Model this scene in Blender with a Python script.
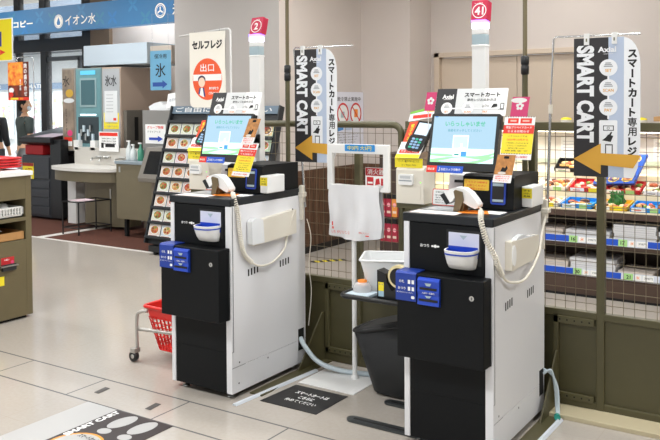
import bpy, bmesh, math, random
from mathutils import Matrix, Vector
R = random.Random(7)
S = bpy.context.scene
for o in list(bpy.data.objects): bpy.data.objects.remove(o)
COL = S.collection

# ---------------------------------------------------------------- camera, world, lights, exposure
F_PX, PITCH, ROLL, YAW, CY = 802.762, 0.0266983, 0.00659223, -0.578936, 125.254
def cam_axes():
    cy, sy = math.cos(YAW), math.sin(YAW)
    fw = Vector((sy*math.cos(PITCH), cy*math.cos(PITCH), -math.sin(PITCH)))
    r = Vector((cy, -sy, 0)); d = fw.cross(r)
    return r*math.cos(ROLL)+d*math.sin(ROLL), -r*math.sin(ROLL)+d*math.cos(ROLL), fw
r_, d_, f_ = cam_axes()
cd = bpy.data.cameras.new('camera'); cam = bpy.data.objects.new('camera', cd); COL.objects.link(cam)
cd.sensor_width = 36; cd.sensor_fit = 'HORIZONTAL'; cd.lens = 36*F_PX/660
cd.shift_y = -(220-CY)/660; cd.clip_start = .05; cd.clip_end = 100
m = Matrix.Identity(4)
for i in range(3): m[i][0] = r_[i]; m[i][1] = -d_[i]; m[i][2] = -f_[i]
m[2][3] = 1.42; cam.matrix_world = m; S.camera = cam
S.view_settings.view_transform = 'Standard'; S.view_settings.look = 'None'
S.view_settings.gamma = 1; S.view_settings.use_curve_mapping = False
S.view_settings.exposure = 0.48
W = bpy.data.worlds.new('store_ambient'); S.world = W; W.use_nodes = True
W.node_tree.nodes['Background'].inputs[0].default_value = (.93, .965, 1.0, 1)
W.node_tree.nodes['Background'].inputs[1].default_value = .78
def area(loc, sx, sy, watts, col=(.95, .975, 1.0), rot=(0, 0, 0)):
    l = bpy.data.lights.new('ceiling_light', 'AREA'); l.shape = 'RECTANGLE'; l.size = sx; l.size_y = sy
    l.energy = watts; l.color = col
    o = bpy.data.objects.new('ceiling_light', l); COL.objects.link(o); o.location = loc; o.rotation_euler = rot
LIGHTS = [(-3.6, .9), (-1.0, .9), (-3.6, 3.4), (-1.0, 3.4), (-6.3, 3.4), (-3.1, 5.3), (-.6, 5.3), (-6.9, 5.4), (-9.4, 5.6), (-6.3, .9), (-2.2, 6.9), (1.6, 3.4), (-7.2, 7.08)]  # the last is an extra lamp, added to brighten the wall behind the fascia
for (x, y) in LIGHTS: area((x, y, 2.955), 1.25, .26, {(-2.2, 6.9): 7, (-7.2, 7.08): 9, (-.6, 5.3): 8, (-3.6, 3.4): 17, (-3.1, 5.3): 20}.get((x, y), 22 if y > 1 and x < 1 else 36))
for x in (-15, -11.5, -8.6): area((x, 9.0, 4.4), 2.2, 1.0, 240, (.88, .95, 1.0))     # bright mall passage outside the entrance

# ---------------------------------------------------------------- materials
def lin(c):
    if isinstance(c, str):
        c = c.lstrip('#'); c = [int(c[i:i+2], 16)/255 for i in (0, 2, 4)]
    return tuple(((v/12.92) if v <= .04045 else ((v+.055)/1.055)**2.4) for v in c)+(1,)
MC = {}
def mat(name, col='#ffffff', rough=.5, metal=0, emit=0, noise=0, scale=30, trans=0, alpha=1, spec=.5, bump=0, stretch=None, col2=None, coat=0):
    if name in MC: return MC[name]
    M = bpy.data.materials.new(name); M.use_nodes = True; nt = M.node_tree; b = nt.nodes['Principled BSDF']
    c = lin(col); b.inputs['Base Color'].default_value = c; b.inputs['Roughness'].default_value = rough
    b.inputs['Metallic'].default_value = metal; b.inputs['Specular IOR Level'].default_value = spec
    if coat: b.inputs['Coat Weight'].default_value = coat
    if emit: b.inputs['Emission Color'].default_value = c; b.inputs['Emission Strength'].default_value = emit
    if trans: b.inputs['Transmission Weight'].default_value = trans
    if alpha < 1: b.inputs['Alpha'].default_value = alpha
    if noise or bump or col2:
        tc = nt.nodes.new('ShaderNodeTexCoord'); mp = nt.nodes.new('ShaderNodeMapping'); nz = nt.nodes.new('ShaderNodeTexNoise')
        nt.links.new(tc.outputs['Object'], mp.inputs[0]); nt.links.new(mp.outputs[0], nz.inputs[0]); nz.inputs['Scale'].default_value = scale
        nz.inputs['Detail'].default_value = 3
        if stretch: mp.inputs['Scale'].default_value = stretch
        if noise or col2:
            mx = nt.nodes.new('ShaderNodeMix'); mx.data_type = 'RGBA'
            a = c; z = lin(col2) if col2 else tuple(v*(1-noise) for v in c[:3])+(1,)
            mx.inputs[6].default_value = a; mx.inputs[7].default_value = z
            rp = nt.nodes.new('ShaderNodeMapRange'); rp.inputs[1].default_value = .35; rp.inputs[2].default_value = .65
            nt.links.new(nz.outputs[0], rp.inputs[0]); nt.links.new(rp.outputs[0], mx.inputs[0]); nt.links.new(mx.outputs[2], b.inputs['Base Color'])
        if bump:
            bp = nt.nodes.new('ShaderNodeBump'); bp.inputs['Strength'].default_value = bump; bp.inputs['Distance'].default_value = .002
            nt.links.new(nz.outputs[0], bp.inputs['Height']); nt.links.new(bp.outputs[0], b.inputs['Normal'])
    MC[name] = M; return M
def c(hexcol, rough=.5): return mat('paint_'+hexcol.strip('#')+('' if rough == .5 else '_%d' % (rough*100)), hexcol, rough)
WALL = mat('wall_paint', '#cfc5be', .8, noise=.02, scale=3)
WALLG = mat('shaded_wall_paint', '#b9b4b0', .8, noise=.02, scale=3)  # duller wall tone: how light falls on the pillar front, put into colour
OLIVE = mat('olive_enamel', '#55502f'.replace('2f','35'), .45, noise=.05, scale=12)
OLIVE2 = mat('olive_laminate', '#6b6145', .5, noise=.05, scale=12)
KWHITE = mat('ivory_white_steel', '#e6e6e8', .38, noise=.01, scale=5)
KBLACK = mat('charcoal_black_steel', '#0f1113', .5, noise=.1, scale=60, spec=.2)
SLAB = mat('dark_slab', '#191c20', .35, spec=.4)
WHITE = mat('white_plastic', '#eeeeec', .4)
IVORY = mat('ivory_plastic', '#e4ded0', .4)
PAPER = mat('white_paper', '#f4f4f2', .6)
BLACK = mat('black_plastic', '#0e0f10', .4)
BLACKM = mat('black_matte', '#101010', .8)
INK = mat('black_ink', '#1b1a1a', .6)
STEEL = mat('brushed_steel', '#b9b9b6', .3, metal=1)
CHROME = mat('silver_tube', '#c9c9c9', .25, metal=.9)
BLUE = mat('blue_plastic', '#1f45b8', .35)
DBLUE = mat('navy_plastic', '#1a3a96', .4)
YEL = mat('yellow_label', '#f3e02b', .5)
RED = mat('red_print', '#e3321f', .5)
ORANGE = mat('orange_print', '#f08a24', .5)
GLASS = mat('clear_glass', '#ffffff', .02, alpha=.10)
TGLASS = mat('tinted_glass', '#b9cdd6', .05, alpha=.25)

# ---------------------------------------------------------------- mesh builder
class Fr:
    """a flat frame: origin, right, up, normal"""
    def __init__(s, o, u, v):
        s.o = Vector(o); s.u = Vector(u).normalized(); s.v = Vector(v).normalized(); s.n = s.u.cross(s.v)
    def p(s, a, b, d=0): return s.o+s.u*a+s.v*b+s.n*d
    def sub(s, a, b, d=0, rot=0):
        ca, sa = math.cos(rot), math.sin(rot)
        return Fr(s.p(a, b, d), s.u*ca+s.v*sa, s.v*ca-s.u*sa)
def front(x, y, z=0): return Fr((x, y, z), (1, 0, 0), (0, 0, 1))
def side(x, y, z=0): return Fr((x, y, z), (0, 1, 0), (0, 0, 1))
def flat(x, y, z=0): return Fr((x, y, z), (1, 0, 0), (0, 1, 0))
TC = {}
def glyphs(s, bold):
    k = (s, round(bold, 4))
    if k in TC: return TC[k]
    cu = bpy.data.curves.new('lettering', 'FONT'); cu.body = s; cu.size = 1; cu.resolution_u = 3; cu.offset = bold; cu.fill_mode = 'FRONT'
    o = bpy.data.objects.new('lettering', cu); COL.objects.link(o)
    dg = bpy.context.evaluated_depsgraph_get(); me = bpy.data.meshes.new_from_object(o.evaluated_get(dg))
    vs = [v.co.copy() for v in me.vertices]; fs = [tuple(p.vertices) for p in me.polygons]
    bpy.data.objects.remove(o); bpy.data.curves.remove(cu); bpy.data.meshes.remove(me)
    TC[k] = (vs, fs); return TC[k]
class MB:
    def __init__(s): s.v = []; s.f = []; s.m = []; s.s = []; s.mats = []
    def add(s, vs, fs, mt, smooth=False):
        b = len(s.v); s.v += [Vector(v) for v in vs]
        if mt not in s.mats: s.mats.append(mt)
        i = s.mats.index(mt)
        for f in fs: s.f.append(tuple(b+k for k in f)); s.m.append(i); s.s.append(smooth)
        return s
    def box(s, x0, y0, z0, x1, y1, z1, mt):
        vs = [(x, y, z) for z in (z0, z1) for y in (y0, y1) for x in (x0, x1)]
        return s.add(vs, [(0, 2, 3, 1), (4, 5, 7, 6), (0, 1, 5, 4), (2, 6, 7, 3), (0, 4, 6, 2), (1, 3, 7, 5)], mt)
    def fbox(s, fr, a0, b0, a1, b1, d0, d1, mt):
        vs = [fr.p(a, b, d) for d in (d0, d1) for b in (b0, b1) for a in (a0, a1)]
        return s.add(vs, [(0, 2, 3, 1), (4, 5, 7, 6), (0, 1, 5, 4), (2, 6, 7, 3), (0, 4, 6, 2), (1, 3, 7, 5)], mt)
    def poly(s, fr, pts, d, mt):
        return s.add([fr.p(a, b, d) for a, b in pts], [tuple(range(len(pts)))], mt)
    def rect(s, fr, a0, b0, a1, b1, d, mt): return s.poly(fr, [(a0, b0), (a1, b0), (a1, b1), (a0, b1)], d, mt)
    def disc(s, fr, a, b, ra, rb, d, mt, n=28, rot=0):
        pts = []
        for k in range(n):
            t = 2*math.pi*k/n; x = ra*math.cos(t); y = rb*math.sin(t)
            pts.append((a+x*math.cos(rot)-y*math.sin(rot), b+x*math.sin(rot)+y*math.cos(rot)))
        return s.poly(fr, pts, d, mt)
    def ring(s, fr, a, b, r0, r1, d, mt, n=28):
        vs = [fr.p(a+r*math.cos(2*math.pi*k/n), b+r*math.sin(2*math.pi*k/n), d) for r in (r0, r1) for k in range(n)]
        return s.add(vs, [(k, (k+1) % n, n+(k+1) % n, n+k) for k in range(n)][::1] and [(k, n+k, n+(k+1) % n, (k+1) % n) for k in range(n)], mt)
    def prism(s, fr, pts, d0, d1, mt, smooth=False):
        n = len(pts)
        s.add([fr.p(a, b, d1) for a, b in pts], [tuple(range(n))], mt)
        s.add([fr.p(a, b, d0) for a, b in pts], [tuple(range(n))[::-1]], mt)
        vs = [fr.p(a, b, d) for d in (d0, d1) for a, b in pts]
        return s.add(vs, [(k, (k+1) % n, n+(k+1) % n, n+k) for k in range(n)], mt, smooth)
    def tube(s, pts, r, mt, n=10, closed=False):
        P = [Vector(p) for p in pts]; N = len(P); rs = r if isinstance(r, (list, tuple)) else [r]*N
        vs = []; up = None
        for i in range(N):
            if closed: t = P[(i+1) % N]-P[i-1]
            else: t = P[min(i+1, N-1)]-P[max(i-1, 0)]
            t.normalize()
            if up is None:
                up = t.orthogonal().normalized()
            up = (up-t*up.dot(t)).normalized(); w = t.cross(up)
            for k in range(n):
                a = 2*math.pi*k/n; vs.append(P[i]+(up*math.cos(a)+w*math.sin(a))*rs[i])
        fs = []
        for i in range(N if closed else N-1):
            j = (i+1) % N
            for k in range(n): fs.append((i*n+k, i*n+(k+1) % n, j*n+(k+1) % n, j*n+k))
        s.add(vs, fs, mt, True)
        if not closed:
            s.add(vs[:n], [tuple(range(n))[::-1]], mt); s.add(vs[-n:], [tuple(range(n))], mt)
        return s
    def lathe(s, cx, cy, prof, mt, n=24, sx=1, sy=1):
        vs = [(cx+r*sx*math.cos(2*math.pi*k/n), cy+r*sy*math.sin(2*math.pi*k/n), z) for r, z in prof for k in range(n)]
        fs = [(i*n+k, i*n+(k+1) % n, (i+1)*n+(k+1) % n, (i+1)*n+k) for i in range(len(prof)-1) for k in range(n)]
        s.add(vs, fs, mt, True)
        s.add(vs[:n], [tuple(range(n))[::-1]], mt); return s.add(vs[-n:], [tuple(range(n))], mt)
    def text(s, fr, a, b, txt, h, mt, w=None, d=.0006, bold=.0, anchor='c', rot=0):
        """txt with glyph height h centred at (a, b); stretched to width w if given"""
        if any('\u4e00' <= ch <= '\u9fff' for ch in txt): bold = min(bold, .009)
        elif h < .016: bold = min(bold, .02)
        vs, fs = glyphs(txt, bold)
        if not vs: return s
        x0 = min(v.x for v in vs); x1 = max(v.x for v in vs); y0 = min(v.y for v in vs); y1 = max(v.y for v in vs)
        ky = h/max(y1-y0, .05) if len(txt.strip()) and txt not in ('ー',) else h
        kx = (w/(x1-x0)) if w else ky
        if txt == 'ー': ky = kx = h
        g = fr.sub(a, b, d, rot); ox = (x0+x1)/2 if anchor == 'c' else x0; oy = (y0+y1)/2
        return s.add([g.p((v.x-ox)*kx, (v.y-oy)*ky) for v in vs], fs, mt)
    def vtext(s, fr, a, b_top, txt, h, mt, d=.0006, bold=.02, step=None, squash=1):
        step = step or h*1.12; b = b_top-h/2
        for ch in txt:
            vs, fs = glyphs(ch, min(bold, .02) if '\u4e00' <= ch <= '\u9fff' else bold); x0 = min(v.x for v in vs); x1 = max(v.x for v in vs); y0 = min(v.y for v in vs); y1 = max(v.y for v in vs)
            k = h/.95; g = fr.sub(a, b, d, -math.pi/2 if ch == 'ー' else 0)
            s.add([g.p((v.x-(x0+x1)/2)*k*(1 if ch == 'ー' else squash), (v.y-(y0+y1)/2)*k) for v in vs], fs, mt); b -= step
        return s
    def build(s, name, parent=None, loc=None, bevel=0, seg=2, mods=None):
        base = Vector(loc) if loc is not None else (Vector(parent['_o']) if parent is not None and '_o' in parent else Vector((0, 0, 0)))
        me = bpy.data.meshes.new(name); me.from_pydata([v-base for v in s.v], [], s.f)
        for mt in s.mats: me.materials.append(mt)
        me.polygons.foreach_set('material_index', s.m); me.polygons.foreach_set('use_smooth', s.s); me.update()
        o = bpy.data.objects.new(name, me); COL.objects.link(o)
        if parent is not None:
            o.parent = parent
            if loc is not None: o.location = base-Vector(parent['_o'])
        else: o.location = base
        o['_o'] = list(base)
        if bevel:
            b = o.modifiers.new('bevel', 'BEVEL'); b.width = bevel; b.segments = seg; b.limit_method = 'ANGLE'; b.angle_limit = math.radians(50)
        return o
def tag(o, label=None, cat=None, group=None, kind=None):
    if label: o['label'] = label
    if cat: o['category'] = cat
    if group: o['group'] = group
    if kind: o['kind'] = kind
    return o
def thing(name, label, cat, loc, group=None):
    o = bpy.data.objects.new(name, None); COL.objects.link(o); o.location = loc; o['_o'] = list(loc); o.empty_display_size = .1
    return tag(o, label, cat, group)
def struct(name, mb, bevel=0): return tag(mb.build(name, bevel=bevel), kind='structure')
def dup(root, loc, label=None, group=None):
    q = root.copy(); COL.objects.link(q); q.location = loc; q['_o'] = list(loc)
    if label: q['label'] = label
    if group: q['group'] = group
    for ch in list(root.children):
        k = ch.copy(); COL.objects.link(k); k.parent = q
        for g in ch.children:
            g2 = g.copy(); COL.objects.link(g2); g2.parent = k
    return q
def arc(cx, cy, r, a0, a1, n=8): return [(cx+r*math.cos(math.radians(a0+(a1-a0)*k/n)), cy+r*math.sin(math.radians(a0+(a1-a0)*k/n))) for k in range(n+1)]
def rrect(a0, b0, a1, b1, r, n=5): return arc(a1-r, b1-r, r, 0, 90, n)+arc(a0+r, b1-r, r, 90, 180, n)+arc(a0+r, b0+r, r, 180, 270, n)+arc(a1-r, b0+r, r, 270, 360, n)
def smooth_path(P, n=8):
    P = [Vector(p) for p in P]; out = []
    for i in range(len(P)-1):
        p0 = P[max(i-1, 0)]; p1 = P[i]; p2 = P[i+1]; p3 = P[min(i+2, len(P)-1)]
        for k in range(n):
            t = k/n; out.append(.5*((2*p1)+(p2-p0)*t+(2*p0-5*p1+4*p2-p3)*t*t+(3*p1-p0-3*p2+p3)*t**3))
    return out+[P[-1]]
def coil(P, r, turns_per_m=110, n=9):
    path = smooth_path(P, 12); out = []; acc = 0
    for i in range(len(path)-1):
        a, b = path[i], path[i+1]; L = (b-a).length; t = (b-a).normalized(); u = t.cross(Vector((0, 1, .2))).normalized(); w = t.cross(u)
        st = max(2, int(L*turns_per_m*n))
        for k in range(st):
            f = k/st; ph = 2*math.pi*turns_per_m*(acc+L*f); out.append(a.lerp(b, f)+(u*math.cos(ph)+w*math.sin(ph))*r)
        acc += L
    return out

# ---------------------------------------------------------------- the setting
def floor_material():
    M = bpy.data.materials.new('vinyl_floor_tiles'); M.use_nodes = True; nt = M.node_tree; N = nt.nodes; L = nt.links; b = N['Principled BSDF']
    tc = N.new('ShaderNodeTexCoord'); sp = N.new('ShaderNodeSeparateXYZ'); L.new(tc.outputs['Object'], sp.inputs[0])
    def mth(op, a, bb=None, cc=None):
        n = N.new('ShaderNodeMath'); n.operation = op
        for i, v in enumerate((a, bb, cc)):
            if v is None: continue
            if isinstance(v, (int, float)): n.inputs[i].default_value = v
            else: L.new(v, n.inputs[i])
        return n.outputs[0]
    X, Y = sp.outputs[0], sp.outputs[1]
    def band(v, c0, w): return mth('LESS_THAN', mth('ABSOLUTE', mth('SUBTRACT', v, c0)), w)
    def mod(v, off, per, w):
        q = mth('FLOORED_MODULO', mth('ADD', v, per/2-off), per); return band(q, per/2, w)
    l1 = band(Y, 2.556, .0055); l2 = band(Y, 2.813, .0055)
    inb = mth('MULTIPLY', mth('GREATER_THAN', Y, 2.556), mth('LESS_THAN', Y, 2.813))
    j = mth('MULTIPLY', mod(X, -2.65, .5853, .0042), inb)
    dark = mth('MINIMUM', mth('ADD', mth('ADD', l1, l2), j), 1)
    faint = mth('MULTIPLY', mth('ADD', mod(X, -2.65, .5853, .0016), mod(Y, 2.813, .5853, .0016)), mth('SUBTRACT', 1, inb))
    nz = N.new('ShaderNodeTexNoise'); nz.inputs['Scale'].default_value = 55; nz.inputs['Detail'].default_value = 4; L.new(tc.outputs['Object'], nz.inputs[0])
    n2 = N.new('ShaderNodeTexNoise'); n2.inputs['Scale'].default_value = 2.2; L.new(tc.outputs['Object'], n2.inputs[0])
    mx = N.new('ShaderNodeMix'); mx.data_type = 'RGBA'; mx.inputs[6].default_value = lin('#bfb8af'); mx.inputs[7].default_value = lin('#afa69b')
    L.new(mth('ADD', mth('MULTIPLY', nz.outputs[0], .7), mth('MULTIPLY', n2.outputs[0], .3)), mx.inputs[0])
    m2 = N.new('ShaderNodeMix'); m2.data_type = 'RGBA'; L.new(mth('MULTIPLY', faint, .28), m2.inputs[0]); L.new(mx.outputs[2], m2.inputs[6]); m2.inputs[7].default_value = lin('#a39684')
    m3 = N.new('ShaderNodeMix'); m3.data_type = 'RGBA'; L.new(mth('MULTIPLY', dark, .85), m3.inputs[0]); L.new(m2.outputs[2], m3.inputs[6]); m3.inputs[7].default_value = lin('#5f6163')
    L.new(m3.outputs[2], b.inputs['Base Color'])
    L.new(mth('ADD', .09, mth('MULTIPLY', n2.outputs[0], .10)), b.inputs['Roughness']); b.inputs['Specular IOR Level'].default_value = .45
    return M
FLOOR = floor_material()
struct('floor', MB().box(-22, -7, -.1, 6, 13, 0, FLOOR))
CEIL = mat('ceiling_panels', '#cfcecb', .9, noise=.03, scale=4)
struct('ceiling', MB().box(-22, -7, 3.0, 6, 7.9, 3.1, CEIL))
struct('wall_pillar', MB().box(-5.66, 5.85, 0, -4.37, 7.9, 3.0, WALLG).box(-4.372, 5.852, 0, -4.368, 7.9, 3.0, WALL))
struct('wall_jog', MB().box(-4.37, 7.29, 0, -3.79, 7.9, 3.0, WALL))
# back wall with the door opening
wb = MB().box(-3.79, 7.774, 1.95, 6, 7.9, 3.0, WALL).box(-1.95, 7.774, 0, 6, 7.9, 1.95, WALL).box(-3.79, 7.774, 0, -3.74, 7.9, 1.95, WALL)
struct('wall_back', wb)
struct('wall_right', MB().box(5.9, -7, 0, 6, 7.9, 3.0, WALL))
DOORP = mat('door_paint', '#cdbca9', .6, noise=.02, scale=4)
dr = MB(); dr.box(-3.74, 7.74, 0, -3.68, 7.86, 1.95, DOORP).box(-2.01, 7.74, 0, -1.95, 7.86, 1.95, DOORP).box(-3.74, 7.74, 1.90, -1.95, 7.86, 1.95, DOORP)
dr.box(-3.68, 7.80, .01, -2.85, 7.84, 1.895, DOORP).box(-2.845, 7.80, .01, -2.01, 7.84, 1.895, DOORP)
struct('door_1', dr, .004)
# wood look dado on the two wall faces behind the partition
WOOD = mat('dark_wood_planks', '#6b4c37', .55, scale=9, stretch=(6, 6, .6), col2='#46301f', bump=.2)
dd = MB(); dd.box(-4.37, 5.85, .06, -4.352, 7.29, .79, WOOD).box(-4.352, 7.272, .06, -3.79, 7.29, .79, WOOD).box(-3.79, 7.756, .06, -3.77, 7.774, .79, WOOD)
for k in range(7): dd.box(-4.353, 5.98+.19*k, .062, -4.3505, 5.984+.19*k, .788, INK)
for k in range(3): dd.box(-4.2+.19*k, 7.2705, .062, -4.196+.19*k, 7.273, .788, INK)
struct('trim_1', dd)
BB = mat('black_baseboard', '#1d1815', .6)
struct('baseboard_left', MB().box(-4.37, 5.85, 0, -4.34, 7.29, .06, BB).box(-4.34, 7.26, 0, -3.79, 7.29, .06, BB))
# wall behind the water machines, brown pillar at the entrance
struct('wall_left', MB().box(-8.29, 7.4, 0, -5.66, 7.55, 3.0, WALL))
BROWN = mat('brown_cladding', '#7d6a58', .7, noise=.05, scale=5)
struct('wall_entrance_pillar', MB().box(-8.66, 7.34, 0, -8.29, 7.6, 3.0, BROWN))
# blue fascia
FB = mat('blue_fascia', '#336f9d', .5); FB2 = mat('fascia_pattern_light', '#3a7cab', .5); FB3 = mat('fascia_pattern_teal', '#38799a', .5); FB4 = mat('fascia_pattern_deep', '#2f73ad', .5)
CREAM = mat('cream_lettering', '#f4efe2', .5)
fs = MB(); fs.box(-14, 6.6, 2.35, -5.66, 6.72, 2.665, FB); fr = front(0, 6.6, 0)
for k in range(26):
    cx = -9.6+k*.28+.1*math.sin(k*3.1); cz = 2.50+.09*math.sin(k*2.3); mm = (FB2, FB3, FB4)[k % 3]
    if cx > -5.9: break
    for q in range(4):
        an = math.pi/4+q*math.pi/2
        pts = []
        for t in range(13):
            s_ = t/12*math.pi*2; px = .055+.05*math.cos(s_); py = .02*math.sin(s_)
            X_ = cx+px*math.cos(an)-py*math.sin(an); Z_ = cz+px*math.sin(an)+py*math.cos(an); pts.append((X_, min(max(Z_, 2.353), 2.66)))
        fs.poly(fr, pts[:-1], .001+.0002*(k % 3), mm)
fs.text(fr, -9.08, 2.485, 'コピー', .085, CREAM, w=.40, bold=.03, d=.004); fs.text(fr, -9.52, 2.485, '書', .13, CREAM, bold=.02, d=.004)
fs.text(fr, -7.96, 2.475, 'イオン水', .13, CREAM, w=.56, bold=.03, d=.004)
fs.disc(fr, -8.37, 2.475, .085, .085, .003, CREAM); fs.ring(fr, -8.37, 2.475, .068, .074, .004, FB4)
fs.poly(fr, [(-8.37, 2.53), (-8.335, 2.46), (-8.345, 2.43), (-8.395, 2.43), (-8.405, 2.46)], .004, FB4)
fs.disc(fr, -6.60, 2.49, .085, .085, .003, CREAM); fs.ring(fr, -6.60, 2.49, .062, .07, .004, FB4); fs.disc(fr, -6.60, 2.49, .055, .055, .0035, FB4)
for an in (90, 210, 330): fs.poly(fr, [(-6.60+.045*math.cos(math.radians(an+12)), 2.49+.045*math.sin(math.radians(an+12))), (-6.60+.008*math.cos(math.radians(an+90)), 2.49+.008*math.sin(math.radians(an+90))), (-6.60+.008*math.cos(math.radians(an-90)), 2.49+.008*math.sin(math.radians(an-90))), (-6.60+.045*math.cos(math.radians(an-12)), 2.49+.045*math.sin(math.radians(an-12)))], .005, CREAM)
fs.text(fr, -6.34, 2.49, '氷', .14, CREAM, bold=.03, d=.004)
fo = fs.build('fascia_sign'); tag(fo, 'long blue fascia sign with cream lettering above the water machines', 'sign')
# entrance: black frame with glass
BF = mat('black_door_frame', '#17191c', .4)
en = MB(); en.box(-14, 7.36, 2.19, -8.66, 7.48, 2.37, BF)
for x0, x1, z0, z1 in ((-8.87, -8.66, 0, 3.0), (-9.76, -9.64, 0, 2.2), (-10.33, -10.28, 0, 2.2), (-11.3, -11.2, 0, 3), (-9.78, -9.66, 2.37, 3.0), (-10.36, -10.26, 2.37, 3)): en.box(x0, 7.37, z0, x1, 7.47, z1, BF)
en.box(-14, 7.38, 0, -8.87, 7.46, .04, BF)
en.box(-9.64, 7.39, 2.05, -8.87, 7.45, 2.11, mat('grey_door_rail', '#5c6266', .4)).box(-8.99, 7.39, .05, -8.95, 7.45, 2.1, mat('grey_door_rail'))
en.box(-14, 7.41, .04, -8.87, 7.43, 2.19, GLASS).box(-14, 7.41, 2.37, -8.66, 7.43, 3.0, GLASS)
struct('window_1', en)
OUT = mat('outside_white_wall', '#e4edf2', .6, noise=.04, scale=2)
struct('wall_outside', MB().box(-22, 10.3, 0, -7.5, 10.4, 4, OUT))
struct('trim_outside', MB().box(-22, 9.9, 2.45, -7.5, 10.3, 4.0, mat('outside_dark_soffit', '#4b5560', .7)))
si = MB(); fr = front(0, 10.275, 0); si.fbox(fr, -16.5, 1.75, -11.2, 1.87, -.02, 0, mat('slate_blue_band', '#6f8fb0', .6))
for k in range(4): si.text(fr, -15.55+k*1.62, 1.81, 'INFORMATION', .085, PAPER, w=1.25, bold=.02, d=.002)
tag(si.build('information_band'), 'slate blue band lettered INFORMATION outside the entrance', 'sign')
pp = MB(); cl = ['#d9a6b4', '#a9c7e0', '#e7d9a0', '#b7d6b0', '#dfe6ee', '#c9a9d0', '#f0c9a8']
for i in range(5):
    t0 = MB(); x = -15.2+i*.85; t0.fbox(fr, x, .75, x+.7, 1.62, 0, .02, PAPER)
    for k in range(28): a = x+.03+R.random()*.56; b = .78+R.random()*.74; t0.rect(fr, a, b, a+.03+R.random()*.08, b+.02+R.random()*.07, .0205+k*.0001, c(R.choice(cl)))
    tag(t0.build('notice_board'), 'pale board of pastel leaflets outside the entrance, %s from the left' % ['first', 'second', 'third', 'fourth', 'fifth'][i], 'notice board', 'notice boards outside the entrance')
# ceiling fixtures
LWHERE = ['the open floor left of the camera', 'the open floor right of the camera', 'the cart left of the left checkout', 'the right checkout', 'the packing counter', 'the aisle behind the left fence', 'the front of the food display', 'the brown carpet', 'the entrance side of the carpet', 'the floor before the packing counter', 'the back wall door', 'the far right fence', 'the water machines behind the fascia, added to brighten the wall there']
LAMP = mat('lamp_diffuser', '#fffaf0', .5, emit=6); CASE = mat('lamp_casing', '#dddddd', .5)
proto = None
for (x, y) in LIGHTS:
    if proto is None:
        proto = thing('ceiling_lamp', 'long white ceiling light panel over %s' % LWHERE[0], 'ceiling lamp', (x, y, 3.0), 'ceiling light panels')
        MB().box(x-.66, y-.18, 2.965, x+.66, y+.18, 2.999, CASE).build('casing', proto, bevel=.004)
        MB().box(x-.62, y-.14, 2.958, x+.62, y+.14, 2.965, LAMP).build('diffuser', proto)
    else: dup(proto, (x, y, 3.0), 'long white ceiling light panel over %s' % LWHERE[LIGHTS.index((x, y))])
dl = MB(); dl.lathe(-9.9, 7.1, [(.08, 2.985), (.11, 2.985), (.11, 2.999), (.08, 2.999)], CASE); dl.lathe(-9.9, 7.1, [(.07, 2.98), (.07, 2.996)], LAMP)
tag(dl.build('downlight'), 'small round recessed downlight above the blue fascia', 'ceiling lamp')

# curb, brown carpet, inlays
struct('trim_2', MB().box(-1.16, 3.545, 0, 4, 3.69, .02, mat('beige_curb', '#c7bb9b', .5)), .002)
CARP = mat('brown_carpet', '#683927', .95, scale=45, stretch=(1, 3, 1), col2='#432318', bump=.5)
cp = MB(); cp.add([(-12, 5.5, .004), (-7.4, 5.5, .004), (-7.3, 7.36, .004), (-12, 7.36, .004)], [(0, 1, 2, 3)], CARP)
cp.add([(-7.28, 5.5, .004), (-5.3, 5.5, .004), (-5.3, 5.85, .004), (-5.66, 5.85, .004), (-5.66, 7.4, .004), (-7.18, 7.4, .004)], [(0, 1, 2, 3, 4, 5)], CARP)
struct('trim_3', cp)
struct('trim_4', MB().box(-12, 5.475, 0, -5.3, 5.5, .006, mat('white_threshold', '#e6e2dc', .4)).add([(-7.4, 5.5, .0045), (-7.28, 5.5, .0045), (-7.18, 7.36, .0045), (-7.3, 7.36, .0045)], [(0, 1, 2, 3)], mat('white_threshold')))

# ---------------------------------------------------------------- partition fences
WIRE = mat('bronze_wire', '#776c55', .45, metal=.3)
YP = 3.70
def fence_part(root, x0, x1, posts, flange=None, round_l=False, round_r=False):
    rail = MB()
    if round_r:
        pts = [(x0, YP, 1.308)]+[(x1-.05+.05*math.sin(math.radians(a)), YP, 1.258+.05*math.cos(math.radians(a))) for a in range(0, 91, 10)]+[(x1, YP, .0)]
        rail.tube(pts, .0185, OLIVE, 8)
    else: rail.box(x0, YP-.016, 1.29, x1, YP+.016, 1.328, OLIVE)
    rail.build('top_rail', root, bevel=.003)
    for xp in posts: MB().box(xp-.0175, YP-.02, 0, xp+.0175, YP+.02, 1.29 if not round_r else 1.287, OLIVE).build('post', root, bevel=.003)
    w = MB(); x = x0+.02
    while x < x1-.01: w.tube([(x, YP, .46), (x, YP, 1.29)], .0015, WIRE, 5); x += .0475
    z = .50
    while z < 1.27: w.tube([(x0, YP-.003, z), (x1, YP-.003, z)], .0015, WIRE, 5); z += .0635
    w.build('wire_mesh', root)
    MB().box(x0, YP-.018, .43, x1, YP+.018, .462, OLIVE).build('middle_rail', root, bevel=.003)
    MB().box(x0, YP-.018, .0, x1, YP+.018, .05, OLIVE).build('bottom_rail', root, bevel=.003)
    MB().box(x0, YP-.004, .05, x1, YP+.006, .43, OLIVE).build('lower_panel', root)
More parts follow.
